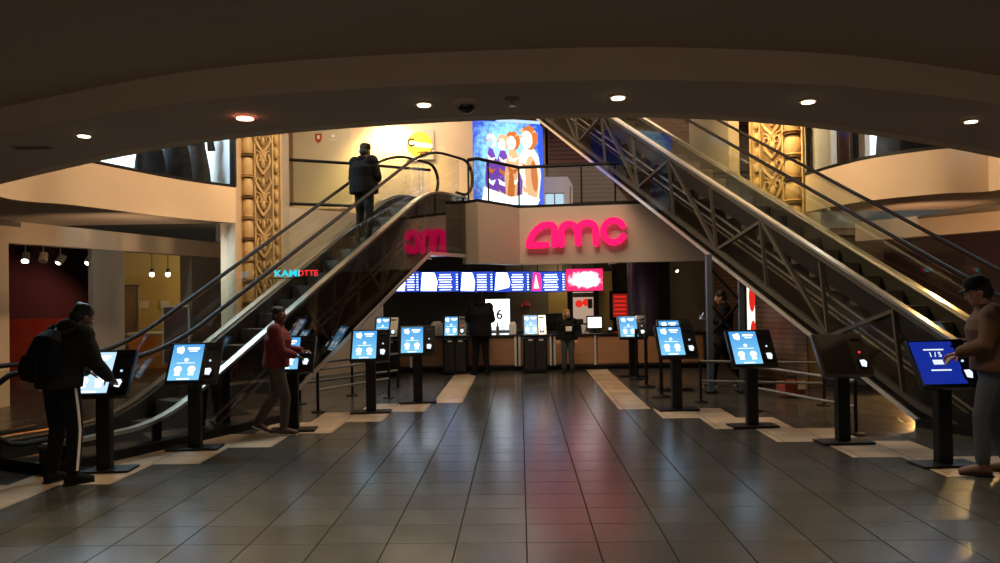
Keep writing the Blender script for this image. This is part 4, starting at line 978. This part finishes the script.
for px, py, lab, lit in ((25, 262, 'leftmost ceiling spotlight of the dark purple shop', 1), (43, 262, 'unlit boxy ceiling spotlight, second from the left in the purple shop', 0), (58, 264, 'third ceiling spotlight from the left in the purple shop', 1), (88, 264.5, 'ceiling spotlight of the purple shop nearest the stone pier', 1)):
    p = at(px, py, 14.4); t = thing('track_spotlight', lab, 'spotlight', p, .4 if px < 50 else -.4, 'spotlights in the purple shop')
    q = MB(); q.tube([(0, .0, .02), (0, .1, .16)], .075, 14); q.build('lamp_head', 'greywall' if lit else 'cream', t)
    q = MB(); q.cyl((0, .05, .1), (0, .05, 2.91-p.z), .012, 8); q.build('arm', 'greywall', t)
    q = MB(); q.cyl((0, -.008, .008), (0, .004, .024), .06 if px != 58 else .04, 14); q.build('lens', 'e_lamp' if lit else 'greywall', t)
for px, lab in ((152, 'left of two bare ceiling lamps in the yellow-lit shop'), (168, 'right of two bare ceiling lamps in the yellow-lit shop')):
    p = at(px, 274.5, 18.6); t = thing('ceiling_lamp', lab, 'lamp', p, 0, 'lamps in the yellow-lit shop')
    q = MB(); q.sphere((0, 0, 0), .06, 14, 10); q.build('bulb', 'e_lamp', t, smooth=True)
    q = MB(); q.cyl((0, 0, .05), (0, 0, .14), .04, 12); q.cyl((0, 0, .1), (0, 0, 2.95-p.z), .01, 6); q.build('holder', 'black', t)
# =================================================================== UPPER SHOP WINDOWS: dressed mannequins and drapes
def mannequin(label, loc, rz, m, s=1.0, group='dressed mannequins in the upper windows'):
    t = thing('mannequin', label, 'mannequin', loc, rz, group); t.scale = (s, s, s)
    q = MB(); q.tube([(0, 0, .12), (0, 0, .5), (0, 0, .95), (0, 0, 1.15), (0, 0, 1.32), (0, 0, 1.42), (0, 0, 1.47)], [.30, .27, .19, .17, .2, .17, .06], 18, r2=[.2, .18, .14, .12, .13, .1, .05], ref=(1, 0, 0))
    for sg in (-1, 1): q.tube([(sg*.17, 0, 1.4), (sg*.27, .0, 1.15), (sg*.3, .06, .88)], [.07, .06, .075], 10)
    q.build('coat', m, t, smooth=True)
    q = MB(); q.sphere((0, 0, 1.62), (.085, .1, .13), 14, 10); q.cyl((0, 0, 1.44), (0, 0, 1.53), .045, 12); q.build('head', 'white', t, smooth=True)
    q = MB()
    for sg in (-1, 1): q.tube([(sg*.09, 0, .85), (sg*.1, 0, .45), (sg*.1, 0, .06)], [.09, .065, .045], 12)
    q.build('trousers', 'cloth_black', t, smooth=True)
    q = MB(); q.lathe([(.22, 0), (.22, .015), (.02, .03)], 18); q.build('stand', 'steel', t)
    return t
def onwin(px, d_in, P):
    best = None
    for a, b in zip(P, P[1:]):
        h = on_line(px, 160, a, b); k = (Vector((h.x, h.y, 0))-a).dot(b-a)/(b-a).length_squared
        if -.02 <= k <= 1.02: best = (h, k)
    h = best[0]; r = ray(px, 160); n = Vector((r.x, r.y, 0)).normalized(); return (h.x+n.x*d_in, h.y+n.y*d_in, 3.5)
for px, di, mm, lab, s in ((176, .6, 'cloth_black', 'mannequin in a wide black coat in the left upper shop window', .9), (195, .75, 'cloth_grey', 'mannequin in a dark glossy jacket next to the black coat, left upper window', .9), (150, .75, 'cloth_black', 'mannequin in black at the far left of the left upper shop window', .85)):
    try: mannequin(lab, onwin(px, di, Lplan), .3, mm, s)
    except TypeError: print('no win', px)
for px, di, mm, lab in ((897, .45, 'cloth_denim', 'mannequin in a dark patterned coat in the right upper window, left one'), (922, .45, 'cloth_black', 'mannequin in dark clothes in the right upper window, right one')):
    try: mannequin(lab, onwin(px, di, Rplan), -.3, mm)
    except TypeError: print('no win', px)
def drape(label, px0, px1, m, di=.35):
    try: a, b = Vector(onwin(px0, di, Rplan)), Vector(onwin(px1, di, Rplan))
    except TypeError: print('nodrape', px0); return
    n = 40; P = []; u = (b-a); nn = Vector((-u.y, u.x, 0)).normalized()
    for k in range(n+1): P.append(a+u*k/n+nn*.05*math.sin(k*1.3))
    q = MB(); q.ribbon([(p.x, p.y) for p in P], 3.56, 5.9, .012); o = q.build('drape', m, None, smooth=True, world=True)
    tag(o, label, 'curtain', 'hanging drapes in the right upper window')
mat('silverdrape', (.5, .48, .42), .35, noise=.2, nscale=3)
mat('browndrape', (.10, .05, .04), .6, noise=.3, nscale=3)
drape('silvery grey drape beside the carved column in the right upper window', 810, 835, 'silverdrape'); drape('dark brown drape in the right upper window', 838, 853, 'browndrape'); drape('pale pinkish drape right of the dark brown one', 854, 868, 'plaster', .5)
# =================================================================== CEILING FIXTURES OF THE NEAR HALL
for px, py, lab, red in ((84, 134.5, 'recessed ceiling light farthest left, above the beige balcony', 0), (245, 116.5, 'glaring orange-pink ceiling light above the carved column', 1), (424, 103, 'recessed ceiling light left of the ceiling dome', 0), (618, 96, 'recessed ceiling light above the escalator top', 0),
                         (808, 100, 'recessed ceiling light over the right upper window', 0), (971, 120, 'recessed ceiling light nearest the right edge', 0)):
    p = on_z(px, py, 3.0); t = thing('ceiling_light', lab, 'ceiling light', p, 0, 'recessed lights in the curved soffit')
    q = MB(); q.lathe([(.055, -.012), (.066, 0), (.066, .004)], 20); q.build('trim_ring', 'soffit', t)
    q = MB(); k_ = .058 if red else .042; q.lathe([(k_, -.02), (k_, -.011)], 18); q.build('lens', 'e_lampred' if red else 'e_warm', t)
p = on_z(466, 101, 3.0); t = thing('camera_dome', 'small dark camera dome on the curved ceiling', 'camera', p, 0)
q = MB(); q.lathe([(.085, 0), (.085, -.03), (.075, -.035)], 20); q.build('mount', 'soffit', t); q = MB(); q.sphere((0, 0, -.035), (.06, .06, .05), 16, 10); q.build('dome', 'blackgloss', t, smooth=True)
p = on_z(512, 98, 3.0); t = thing('sprinkler', 'tiny sprinkler on the ceiling right of the camera dome', 'sprinkler', p, 0)
q = MB(); q.lathe([(.05, 0), (.05, -.008)], 14); q.build('rose', 'greywall', t); q = MB(); q.cyl((0, 0, -.008), (0, 0, -.05), .01, 8); q.lathe([(.025, -.05), (.025, -.055)], 12); q.build('nozzle', 'steel', t)
p = on_z(32, 147, 3.0); t = thing('air_slot', 'short dark air slot in the ceiling at the far left', 'vent', p, 0)
q = MB(); q.box((0, 0, -.005), (.3, .08, .01)); q.build('frame', 'greywall', t); q = MB(); q.box((0, 0, -.012), (.26, .04, .006)); q.build('slot', 'black', t)
q = on_z(480, 263, 2.28); p = at(612, 266, 15.5); t = thing('camera_dome', 'camera dome under the beige front, right of the magenta screen', 'camera', (p.x, p.y, 2.28), 0)
q = MB(); q.lathe([(.09, 0), (.09, -.03)], 18); q.build('mount', 'greywall', t); q = MB(); q.sphere((0, 0, -.03), (.07, .07, .06), 14, 9); q.build('dome', 'blackgloss', t, smooth=True)
p = at(677, 271, 16.5); t = thing('track_spotlight', 'small lit spotlight under the hall ceiling, right of the purple pillar', 'spotlight', p, .6)
q = MB(); q.tube([(0, .0, .0), (0, .12, .08)], .04, 12); q.build('lamp_head', 'greywall', t); q = MB(); q.cyl((0, .08, .05), (0, .08, 2.8-p.z), .01, 6); q.build('arm', 'greywall', t); q = MB(); q.cyl((0, -.01, -.006), (0, .0, 0), .032, 12); q.build('lens', 'e_lamp', t)
# =================================================================== PEOPLE
def fuse(mb, voxel, sm=4, it=True):
    me = bpy.data.meshes.new('tmp'); me.from_pydata([tuple(v) for v in mb.v], [], mb.f)
    bm = bmesh.new(); bm.from_mesh(me); bmesh.ops.recalc_face_normals(bm, faces=bm.faces); bm.to_mesh(me); bm.free()
    o = bpy.data.objects.new('tmp', me); C.objects.link(o)
    r = o.modifiers.new('r', 'REMESH'); r.mode = 'VOXEL'; r.voxel_size = voxel; r.use_smooth_shade = True
    s = o.modifiers.new('s', 'SMOOTH'); s.factor = .5; s.iterations = sm
    out = bpy.data.meshes.new_from_object(o.evaluated_get(bpy.context.evaluated_depsgraph_get()))
    C.objects.unlink(o); bpy.data.objects.remove(o); return out
def mobj(name, me, m, parent):
    me.materials.clear(); me.materials.append(M[m]); me.polygons.foreach_set('use_smooth', [True]*len(me.polygons)); o = bpy.data.objects.new(name, me); C.objects.link(o); o.parent = parent; return o
V = Vector
def limb(mb, pts, rs, n=12):
    mb.tube(pts, rs, n)
    for p, r in zip(pts, rs): mb.sphere(p, r*.99, 10, 8)
def hand(mb, wrist, d, curl, palm_n, side):
    """palm and five fingers; d: direction of the forearm, palm_n: where the palm faces"""
    d = V(d).normalized(); n = (V(palm_n)-d*V(palm_n).dot(d)).normalized(); x = d.cross(n)*side
    w = V(wrist)
    for k in range(4):
        b = w+x*(-.030+.020*k)+d*.01; mb.tube([b, b+d*.05, b+d*.085], [.013, .015, .012], 8); mb.sphere(b+d*.085, .012, 8, 6)
    for k, L in enumerate((.066, .076, .072, .056)):
        p = w+x*(.033-.0215*k)+d*.085; q = d
        for j in range(3):
            a = curl*(.5+.5*j); q = (q*math.cos(a)+n*math.sin(a)).normalized(); e = p+q*L*(.42, .33, .27)[j]
            mb.tube([p, e], [.0092-.0008*j, .0086-.0008*j], 8); mb.sphere(e, .0086-.0008*j, 8, 6); p = e
    p = w+x*.03+d*.02; q = (x*.8+d*.7+n*.25).normalized()
    for j, L in enumerate((.04, .032, .026)):
        e = p+q*L; mb.tube([p, e], [.0125-.0015*j, .011-.0015*j], 8); mb.sphere(e, .011-.0015*j, 8, 6); p = e; q = (q+d*.4+n*.2).normalized()
def person(label, loc, rz, scale, J, look, hc, top, legs, shoe, skin='skin_dark', hair='hair_black', hood=False, hat=None, coat_len=.0, bulk=1.0, longhair=False, palms=((0, 0, -1), (0, 0, -1)), curl=.35, beard=False):
    """J: joints in metres for a 1.75 m figure that faces +Y; look: where the head faces; hc: head centre"""
    t = thing('person', label, 'person', loc, rz); t.scale = (scale,)*3
    g = lambda k: V(J[k])
    pel, ch, nk = g('pelvis'), g('chest'), g('neck'); hc = V(hc); look = V(look).normalized()
    right = look.cross(V((0, 0, 1))).normalized(); upv = right.cross(look).normalized()
    sh = (g('shR')-g('shL')).normalized()
    def HP(x, y, z): return hc+right*x+look*y+upv*z
    b = MB()
    # head: cranium, face, jaw, nose, ears
    def hs(c, r, n=16):
        T = Matrix((( right.x, look.x, upv.x, 0), (right.y, look.y, upv.y, 0), (right.z, look.z, upv.z, 0), (0, 0, 0, 1)))
        b.sphere((0, 0, 0), r, n, 12, Matrix.Translation(HP(*c)) @ T)
    hs((0, -.015, .025), (.076, .095, .088)); hs((0, .025, -.02), (.064, .070, .085)); hs((0, .045, -.075), (.040, .042, .036)); hs((0, .098, -.018), (.012, .016, .020), 10); hs((0, .090, .008), (.008, .012, .03), 8)
    hs((0, .080, -.058), (.024, .012, .010), 10); hs((0, .072, .022), (.05, .022, .012), 12)
    for s in (-1, 1): hs((s*.077, -.008, -.008), (.010, .020, .030), 10); hs((s*.035, .07, -.02), (.02, .02, .018), 10)
    limb(b, [nk-V((0, 0, .03)), nk+(HP(0, -.02, -.07)-nk)*.6, HP(0, -.02, -.06)], [.058, .054, .052])
    # trunk
    def ring(c, rx, ry): return (V(c), rx, ry)
    mid = (pel+ch)/2
    b.tube([pel-V((0, 0, .08)), pel, mid, ch, (ch+nk)/2, nk], [.13, .165, .14, .17, .15, .06], 18, r2=[.09, .115, .10, .12, .09, .055], ref=tuple(sh))
    for s, k in (('L', 0), ('R', 1)):
        S_, E, Wr = g('sh'+s), g('el'+s), g('wr'+s); H, K, A, T_ = g('hip'+s), g('kn'+s), g('an'+s), g('to'+s)
        limb(b, [ch*.6+S_*.4, S_, S_.lerp(E, .5), E, E.lerp(Wr, .35), Wr], [.075, .062, .05, .042, .043, .027])
        hand(b, Wr, Wr-E, curl, palms[k], 1 if s == 'R' else -1)
        limb(b, [H, H.lerp(K, .5), K, K.lerp(A, .3), A], [.092, .078, .055, .055, .036])
        b.tube([A+V((0, 0, -.02))-(T_-A)*.22, A.lerp(T_, .4)-V((0, 0, .02)), T_], [.036, .042, .03], 10, r2=[.03, .03, .018]); b.sphere(T_, (.035, .04, .018), 10, 6)
    body = mobj('body', fuse(b, .0065, 3), skin, t)
    for s in (-1, 1):
        q = MB(); q.sphere(HP(s*.031, .082, .004), (.0125, .0125, .009), 10, 8); e = q.build('eye', 'eye', t, smooth=True)
        q = MB(); q.sphere(HP(s*.031, .0925, .004), .0055, 8, 6); q.build('iris', 'iris', e)
    q = MB(); q.tube([HP(x, .093-abs(x)*.35, -.058) for x in (-.022, -.01, 0, .01, .022)], .0042, 6); q.build('mouth', 'lip', t)
    # hair
    h = MB(); R3 = Matrix((( right.x, look.x, upv.x, 0), (right.y, look.y, upv.y, 0), (right.z, look.z, upv.z, 0), (0, 0, 0, 1)))
    h.sphere((0, 0, 0), (.086, .098, .086), 18, 12, Matrix.Translation(HP(0, -.026, .046)) @ R3)
    h.sphere((0, 0, 0), (.078, .07, .07), 14, 10, Matrix.Translation(HP(0, -.055, -.015)) @ R3)
    for k in range(14):
        a = k*2.4; h.sphere(HP(.055*math.cos(a), -.03+.055*math.sin(a), .075+.012*math.cos(k)), .04, 8, 6)
    if longhair:
        for s in (-1, 0, 1): h.tube([HP(s*.06, -.05, .02), HP(s*.075, -.055, -.09), HP(s*.06, -.05, -.19)], [.045, .04, .02], 10)
    mobj('hair', fuse(h, .008, 3), hair, t)
    if hat:
        q = MB(); T = Matrix.Translation(HP(0, -.012, .05)) @ R3
        q.lathe([(.094, -.005), (.100, .02), (.097, .055), (.078, .09), (.03, .105), (.001, .107)], 22, T)
        if hat[0] == 'cap': q.add([((.078*math.cos(a)), (.085+.07*math.sin(a))*1.0, .004-.01*math.sin(a)) for a in [math.pi*k/10 for k in range(11)]]+[((.078*math.cos(a)), (.085+.07*math.sin(a)), -.004-.01*math.sin(a)) for a in [math.pi*k/10 for k in range(11)]], [tuple(range(11)), tuple(range(11, 22))[::-1]]+[(i, i+1, 12+i, 11+i) for i in range(10)]+[(10, 0, 11, 21)], T)
        ho = q.build('cap' if hat[0] == 'cap' else 'knit_hat', hat[1], t, smooth=True)
    # upper garment
    c = MB(); B_ = bulk; dn = V((0, 0, -1)); low = pel+dn*(.05+coat_len); 
    c.tube([low, pel, mid, ch, (ch+nk)/2+V((0, 0, .01)), nk+V((0, 0, .0))], [.185*B_, .19*B_, .175*B_, .20*B_, .165*B_, .078], 22, r2=[.145*B_, .145*B_, .135*B_, .150*B_, .115*B_, .075], ref=tuple(sh))
    for s in 'LR':
        S_, E, Wr = g('sh'+s), g('el'+s), g('wr'+s); end = E.lerp(Wr, .93)
        limb(c, [ch*.6+S_*.4, S_, S_.lerp(E, .5), E, E.lerp(Wr, .5), end], [.095*B_, .082*B_, .069*B_, .06*B_, .054*B_, .043*B_])
    if hood: c.sphere(nk+(-look)*.07+V((0, 0, .01)), (.10, .08, .07), 14, 10)
    if hood == 'up': c.sphere(HP(0, -.025, .01), (.108, .115, .135), 16, 12); c.tube([nk, HP(0, -.03, -.05)], [.10, .10], 14)
    c.tube([nk-V((0, 0, .02)), nk+V((0, .005, .05))], [.072, .066], 14)
    jk = mobj('jacket', fuse(c, .010, 5), top, t)
    # trousers: one garment from waist to both ankles
    l = MB(); l.tube([pel+dn*.10, pel, pel+V((0, 0, .08))], [.16, .172, .165], 18, r2=[.115, .125, .12], ref=tuple((g('hipR')-g('hipL')).normalized()))
    for s in 'LR':
        H, K, A = g('hip'+s), g('kn'+s), g('an'+s); limb(l, [H, H.lerp(K, .5), K, K.lerp(A, .5), A+(K-A)*.12], [.105, .093, .073, .066, .060])
    mobj('trousers', fuse(l, .010, 4), legs, t)
    for s in 'LR':
        A, T_ = g('an'+s), g('to'+s); f = (T_-A); f.z = 0; f = f.normalized() if f.length > .03 else V((0, 1, 0)); dd = (T_-A+V((0, 0, .05))).normalized()
        q = MB(); q.tube([A-dd*.07+V((0, 0, -.035)), A+V((0, 0, -.03)), A.lerp(T_, .5)+V((0, 0, -.008)), T_+V((0, 0, .004)), T_+dd*.035], [.038, .046, .050, .050, .03], 12, r2=[.042, .055, .040, .032, .022], ref=tuple(V((0, 0, 1)).cross(dd).normalized()))
        q.sphere(A+V((0, 0, .0)), (.05, .05, .05), 12, 8); sh_ = mobj('shoe', fuse(q, .008, 2), shoe, t)
        sl_ = MB(); sl_.bar(A-dd*.08+V((0, 0, -.075)), T_+dd*.03+V((0, 0, -.022)), .085, .018); mobj('sole', fuse(sl_, .008, 1), 'white' if shoe == 'shoe_dark' else 'rubber', sh_)
    return t
def stand(**k):
    J = dict(pelvis=(0, 0, .97), chest=(0, 0, 1.30), neck=(0, 0, 1.47), shL=(-.18, 0, 1.42), shR=(.18, 0, 1.42), elL=(-.24, -.02, 1.15), elR=(.24, -.02, 1.15), wrL=(-.25, .06, .92), wrR=(.25, .06, .92),
             hipL=(-.09, 0, .93), hipR=(.09, 0, .93), knL=(-.10, .02, .5), knR=(.10, .02, .5), anL=(-.11, -.02, .085), anR=(.11, -.02, .085), toL=(-.13, .12, .03), toR=(.13, .12, .03))
    J.update(k); return J
# 1 the person with a backpack at the far left kiosk
f = on_z(62, 483, 0)
JB = stand(pelvis=(0, -.02, .95), chest=(0, .06, 1.27), neck=(0, .14, 1.43), shL=(-.19, .09, 1.39), shR=(.19, .09, 1.39), elL=(-.24, .16, 1.11), elR=(.25, .16, 1.12), wrL=(-.14, .38, 1.0), wrR=(.17, .38, .95), knL=(-.1, .03, .5), knR=(.13, .04, .5), anR=(.15, .0, .085), toR=(.2, .14, .03))
p1 = person('person in a dark hooded jacket and striped trousers leaning over the far left kiosk', (f.x-.0, f.y, 0), math.radians(-24), 1.0, JB, (.25, .85, -.55), (0.02, .22, 1.55), 'cloth_grey', 'cloth_black', 'cloth_black', hood=True, bulk=1.25)
for s in (-1, 1):                                          # pale side stripe of the trousers
    q = MB(); K = V(JB['knR' if s > 0 else 'knL']); H = V(JB['hipR' if s > 0 else 'hipL']); A = V(JB['anR' if s > 0 else 'anL']); x = V((s, 0, 0))
    P_ = [H+x*.103, H.lerp(K, .5)+x*.094, K+x*.073, K.lerp(A, .5)+x*.067, A+V((0, 0, .05))+x*.061]
    q.tube(P_, .014, 8, r2=.006, ref=(0, 1, 0)); q.build('side_stripe', 'white', p1)
# backpack: carried, so a thing of its own
bp = thing('backpack', 'bulky black backpack worn by the person at the far left kiosk', 'backpack', (f.x, f.y, 0), math.radians(-24))
q = MB(); q.tube([(0, -.19, .98), (0, -.20, 1.06), (0, -.17, 1.2), (0, -.11, 1.34), (0, -.05, 1.42)], [.12, .165, .17, .155, .08], 18, r2=[.09, .13, .135, .12, .06], ref=(1, 0, 0))
mobj('bag', fuse(q, .01, 4), 'cloth_black', bp)
q = MB(); q.tube([(0, -.30, 1.0), (0, -.32, 1.1), (0, -.29, 1.22)], [.10, .12, .10], 14, r2=[.05, .06, .05], ref=(1, 0, 0)); mobj('front_pocket', fuse(q, .01, 4), 'cloth_black', bp)
for s in (-1, 1): q = MB(); q.tube([(s*.11, -.05, 1.40), (s*.13, .10, 1.47), (s*.14, .24, 1.40), (s*.15, .23, 1.24), (s*.17, .08, 1.10), (s*.15, -.08, 1.04)], .022, 8, r2=.008, ref=(1, 0, 0)); q.build('shoulder_strap', 'rubber', bp, smooth=True)
q = MB(); q.tube([(-.035, -.05, 1.44), (-.03, -.06, 1.49), (.03, -.06, 1.49), (.035, -.05, 1.44)], .008, 6); q.build('grab_handle', 'rubber', bp)
# 2 child in the red jacket
f = on_z(277, 434, 0)
J2 = stand(chest=(0, .03, 1.30), neck=(0, .03, 1.46), elR=(.22, .10, 1.14), wrR=(.15, .26, 1.08), elL=(-.23, .10, 1.14), wrL=(-.13, .33, 1.12), knR=(.09, .13, .50), anR=(.10, .10, .085), toR=(.11, .26, .03), knL=(-.09, -.04, .50), anL=(-.10, -.27, .15), toL=(-.11, -.15, .04))
p2_ = person('child in a red jacket and khaki trousers stepping up to the third kiosk', (f.x, f.y, 0), math.radians(-80), .91, J2, (.62, .75, -.05), (0, .055, 1.62), 'cloth_red', 'cloth_khaki', 'shoe_dark', hair='hair_black', bulk=1.25, palms=((0, 0, -1), (0, 0, -1)))
q = MB(); q.tube([(-.07, .03, 1.49), (0, .10, 1.47), (.07, .03, 1.49), (0, -.05, 1.51), (-.07, .03, 1.49)], .018, 8); q.build('collar', 'paper', p2_, smooth=True)
# 3 rider on the left escalator
rs = 5.17; c3 = V((-4.21, 7.87, 0))+PL(rs, .47, 0); zs = dL(rs)-.24
J3 = stand(elL=(-.26, .03, 1.16), wrL=(-.16, .2, 1.10), elR=(.26, .03, 1.16), wrR=(.14, .24, 1.14), chest=(0, .02, 1.3), neck=(0, .04, 1.46))
person('person in a dark puffy coat and black knit hat riding up the left escalator', (c3.x, c3.y, zs), -HL, .95, J3, (.15, .95, -.15), (0, .06, 1.62), 'cloth_black', 'cloth_grey', 'cloth_black', hood=True, hat=('knit', 'cloth_black'), bulk=1.5, coat_len=.06)
# 4 tall dark figure at the counter
f = on_z(481, 375, 0)
J4 = stand(elL=(-.25, .05, 1.16), wrL=(-.16, .25, 1.08), elR=(.25, .05, 1.16), wrR=(.15, .26, 1.08), anL=(-.13, -.02, .085), anR=(.13, -.02, .085), toL=(-.17, .12, .03), toR=(.17, .12, .03))
person('tall person all in black with the hood up standing at the ticket counter', (f.x, f.y, 0), math.radians(4), .985, J4, (0, .95, -.2), (0, .04, 1.61), 'cloth_black', 'cloth_black', 'cloth_black', hood='up', bulk=1.30, coat_len=.10)
# 5 small figure with a white patch on its black top
f = pp(567.5, 15.45)
J5 = stand(elL=(-.25, -.04, 1.17), wrL=(-.24, .05, .93), elR=(.25, -.04, 1.17), wrR=(.26, .05, .92))
p5 = person('fair-haired child in a black top with a white print, leaning against the counter', (f[0], f[1]+.15, 0), math.radians(170), .76, J5, (-.5, .85, .02), (0, .05, 1.62), 'cloth_black', 'cloth_denim', 'cloth_black', skin='skin_light', hair='hair_blond', longhair=True, bulk=1.1)
q = MB(); q.box((-.05, .165, 1.22), (.17, .02, .13)); q.build('shirt_print', 'white', p5, bevel=.008)
# 6 person in a cap at the right edge
f = on_z(995, 474, 0)
J6 = stand(chest=(0, .03, 1.30), neck=(0, .06, 1.46), elL=(-.23, .06, 1.16), wrL=(-.14, .26, 1.08), elR=(.23, .04, 1.15), wrR=(.16, .24, 1.04), anL=(-.12, .10, .085), toL=(-.13, .25, .03), knL=(-.1, .1, .5), anR=(.12, -.12, .085), toR=(.14, .03, .03))
person('person in black cap, brown jacket and faded jeans at the right edge', (f.x, f.y, 0), math.radians(62), 1.03, J6, (-.1, .9, -.28), (0, .10, 1.61), 'cloth_brown', 'cloth_denim', 'leather_brown', skin='skin_light', hair='hair_black', hat=('cap', 'cloth_black'), bulk=1.22)
# 7 walker behind the support tower, looking at a phone
f = pp(724, 13.2)
J7 = stand(elL=(-.22, .08, 1.15), wrL=(-.10, .32, 1.22), elR=(.22, .08, 1.15), wrR=(.10, .32, 1.20), knL=(-.09, .18, .52), anL=(-.1, .24, .085), toL=(-.1, .39, .03), knR=(.09, -.02, .5), anR=(.1, -.30, .13), toR=(.1, -.18, .035))
person('person in dark clothes walking behind the escalator support tower, lit by a phone', (f[0], f[1], 0), math.radians(80), .97, J7, (0, .9, -.3), (0, .07, 1.6), 'cloth_black', 'cloth_black', 'shoe_dark', skin='skin_light', bulk=1.05, palms=((0, -.6, .8), (0, -.6, .8)))
a = math.radians(80); o_ = V((f[0], f[1], 0)); rot = Matrix.Rotation(a, 3, 'Z')
ph = thing('mobile_phone', 'glowing phone held up by the walker behind the support tower', 'phone', o_+rot @ V((0, .40, 1.24)), a)
q = MB(); q.box((0, 0, 0), (.075, .01, .15)); ob = q.build('case', 'black', ph, bevel=.004); ob.rotation_euler = (.5, 0, 0)
q = MB(); q.box((0, -.007, 0), (.066, .004, .135)); ob = q.build('screen', 'e_phone', ph); ob.rotation_euler = (.5, 0, 0)
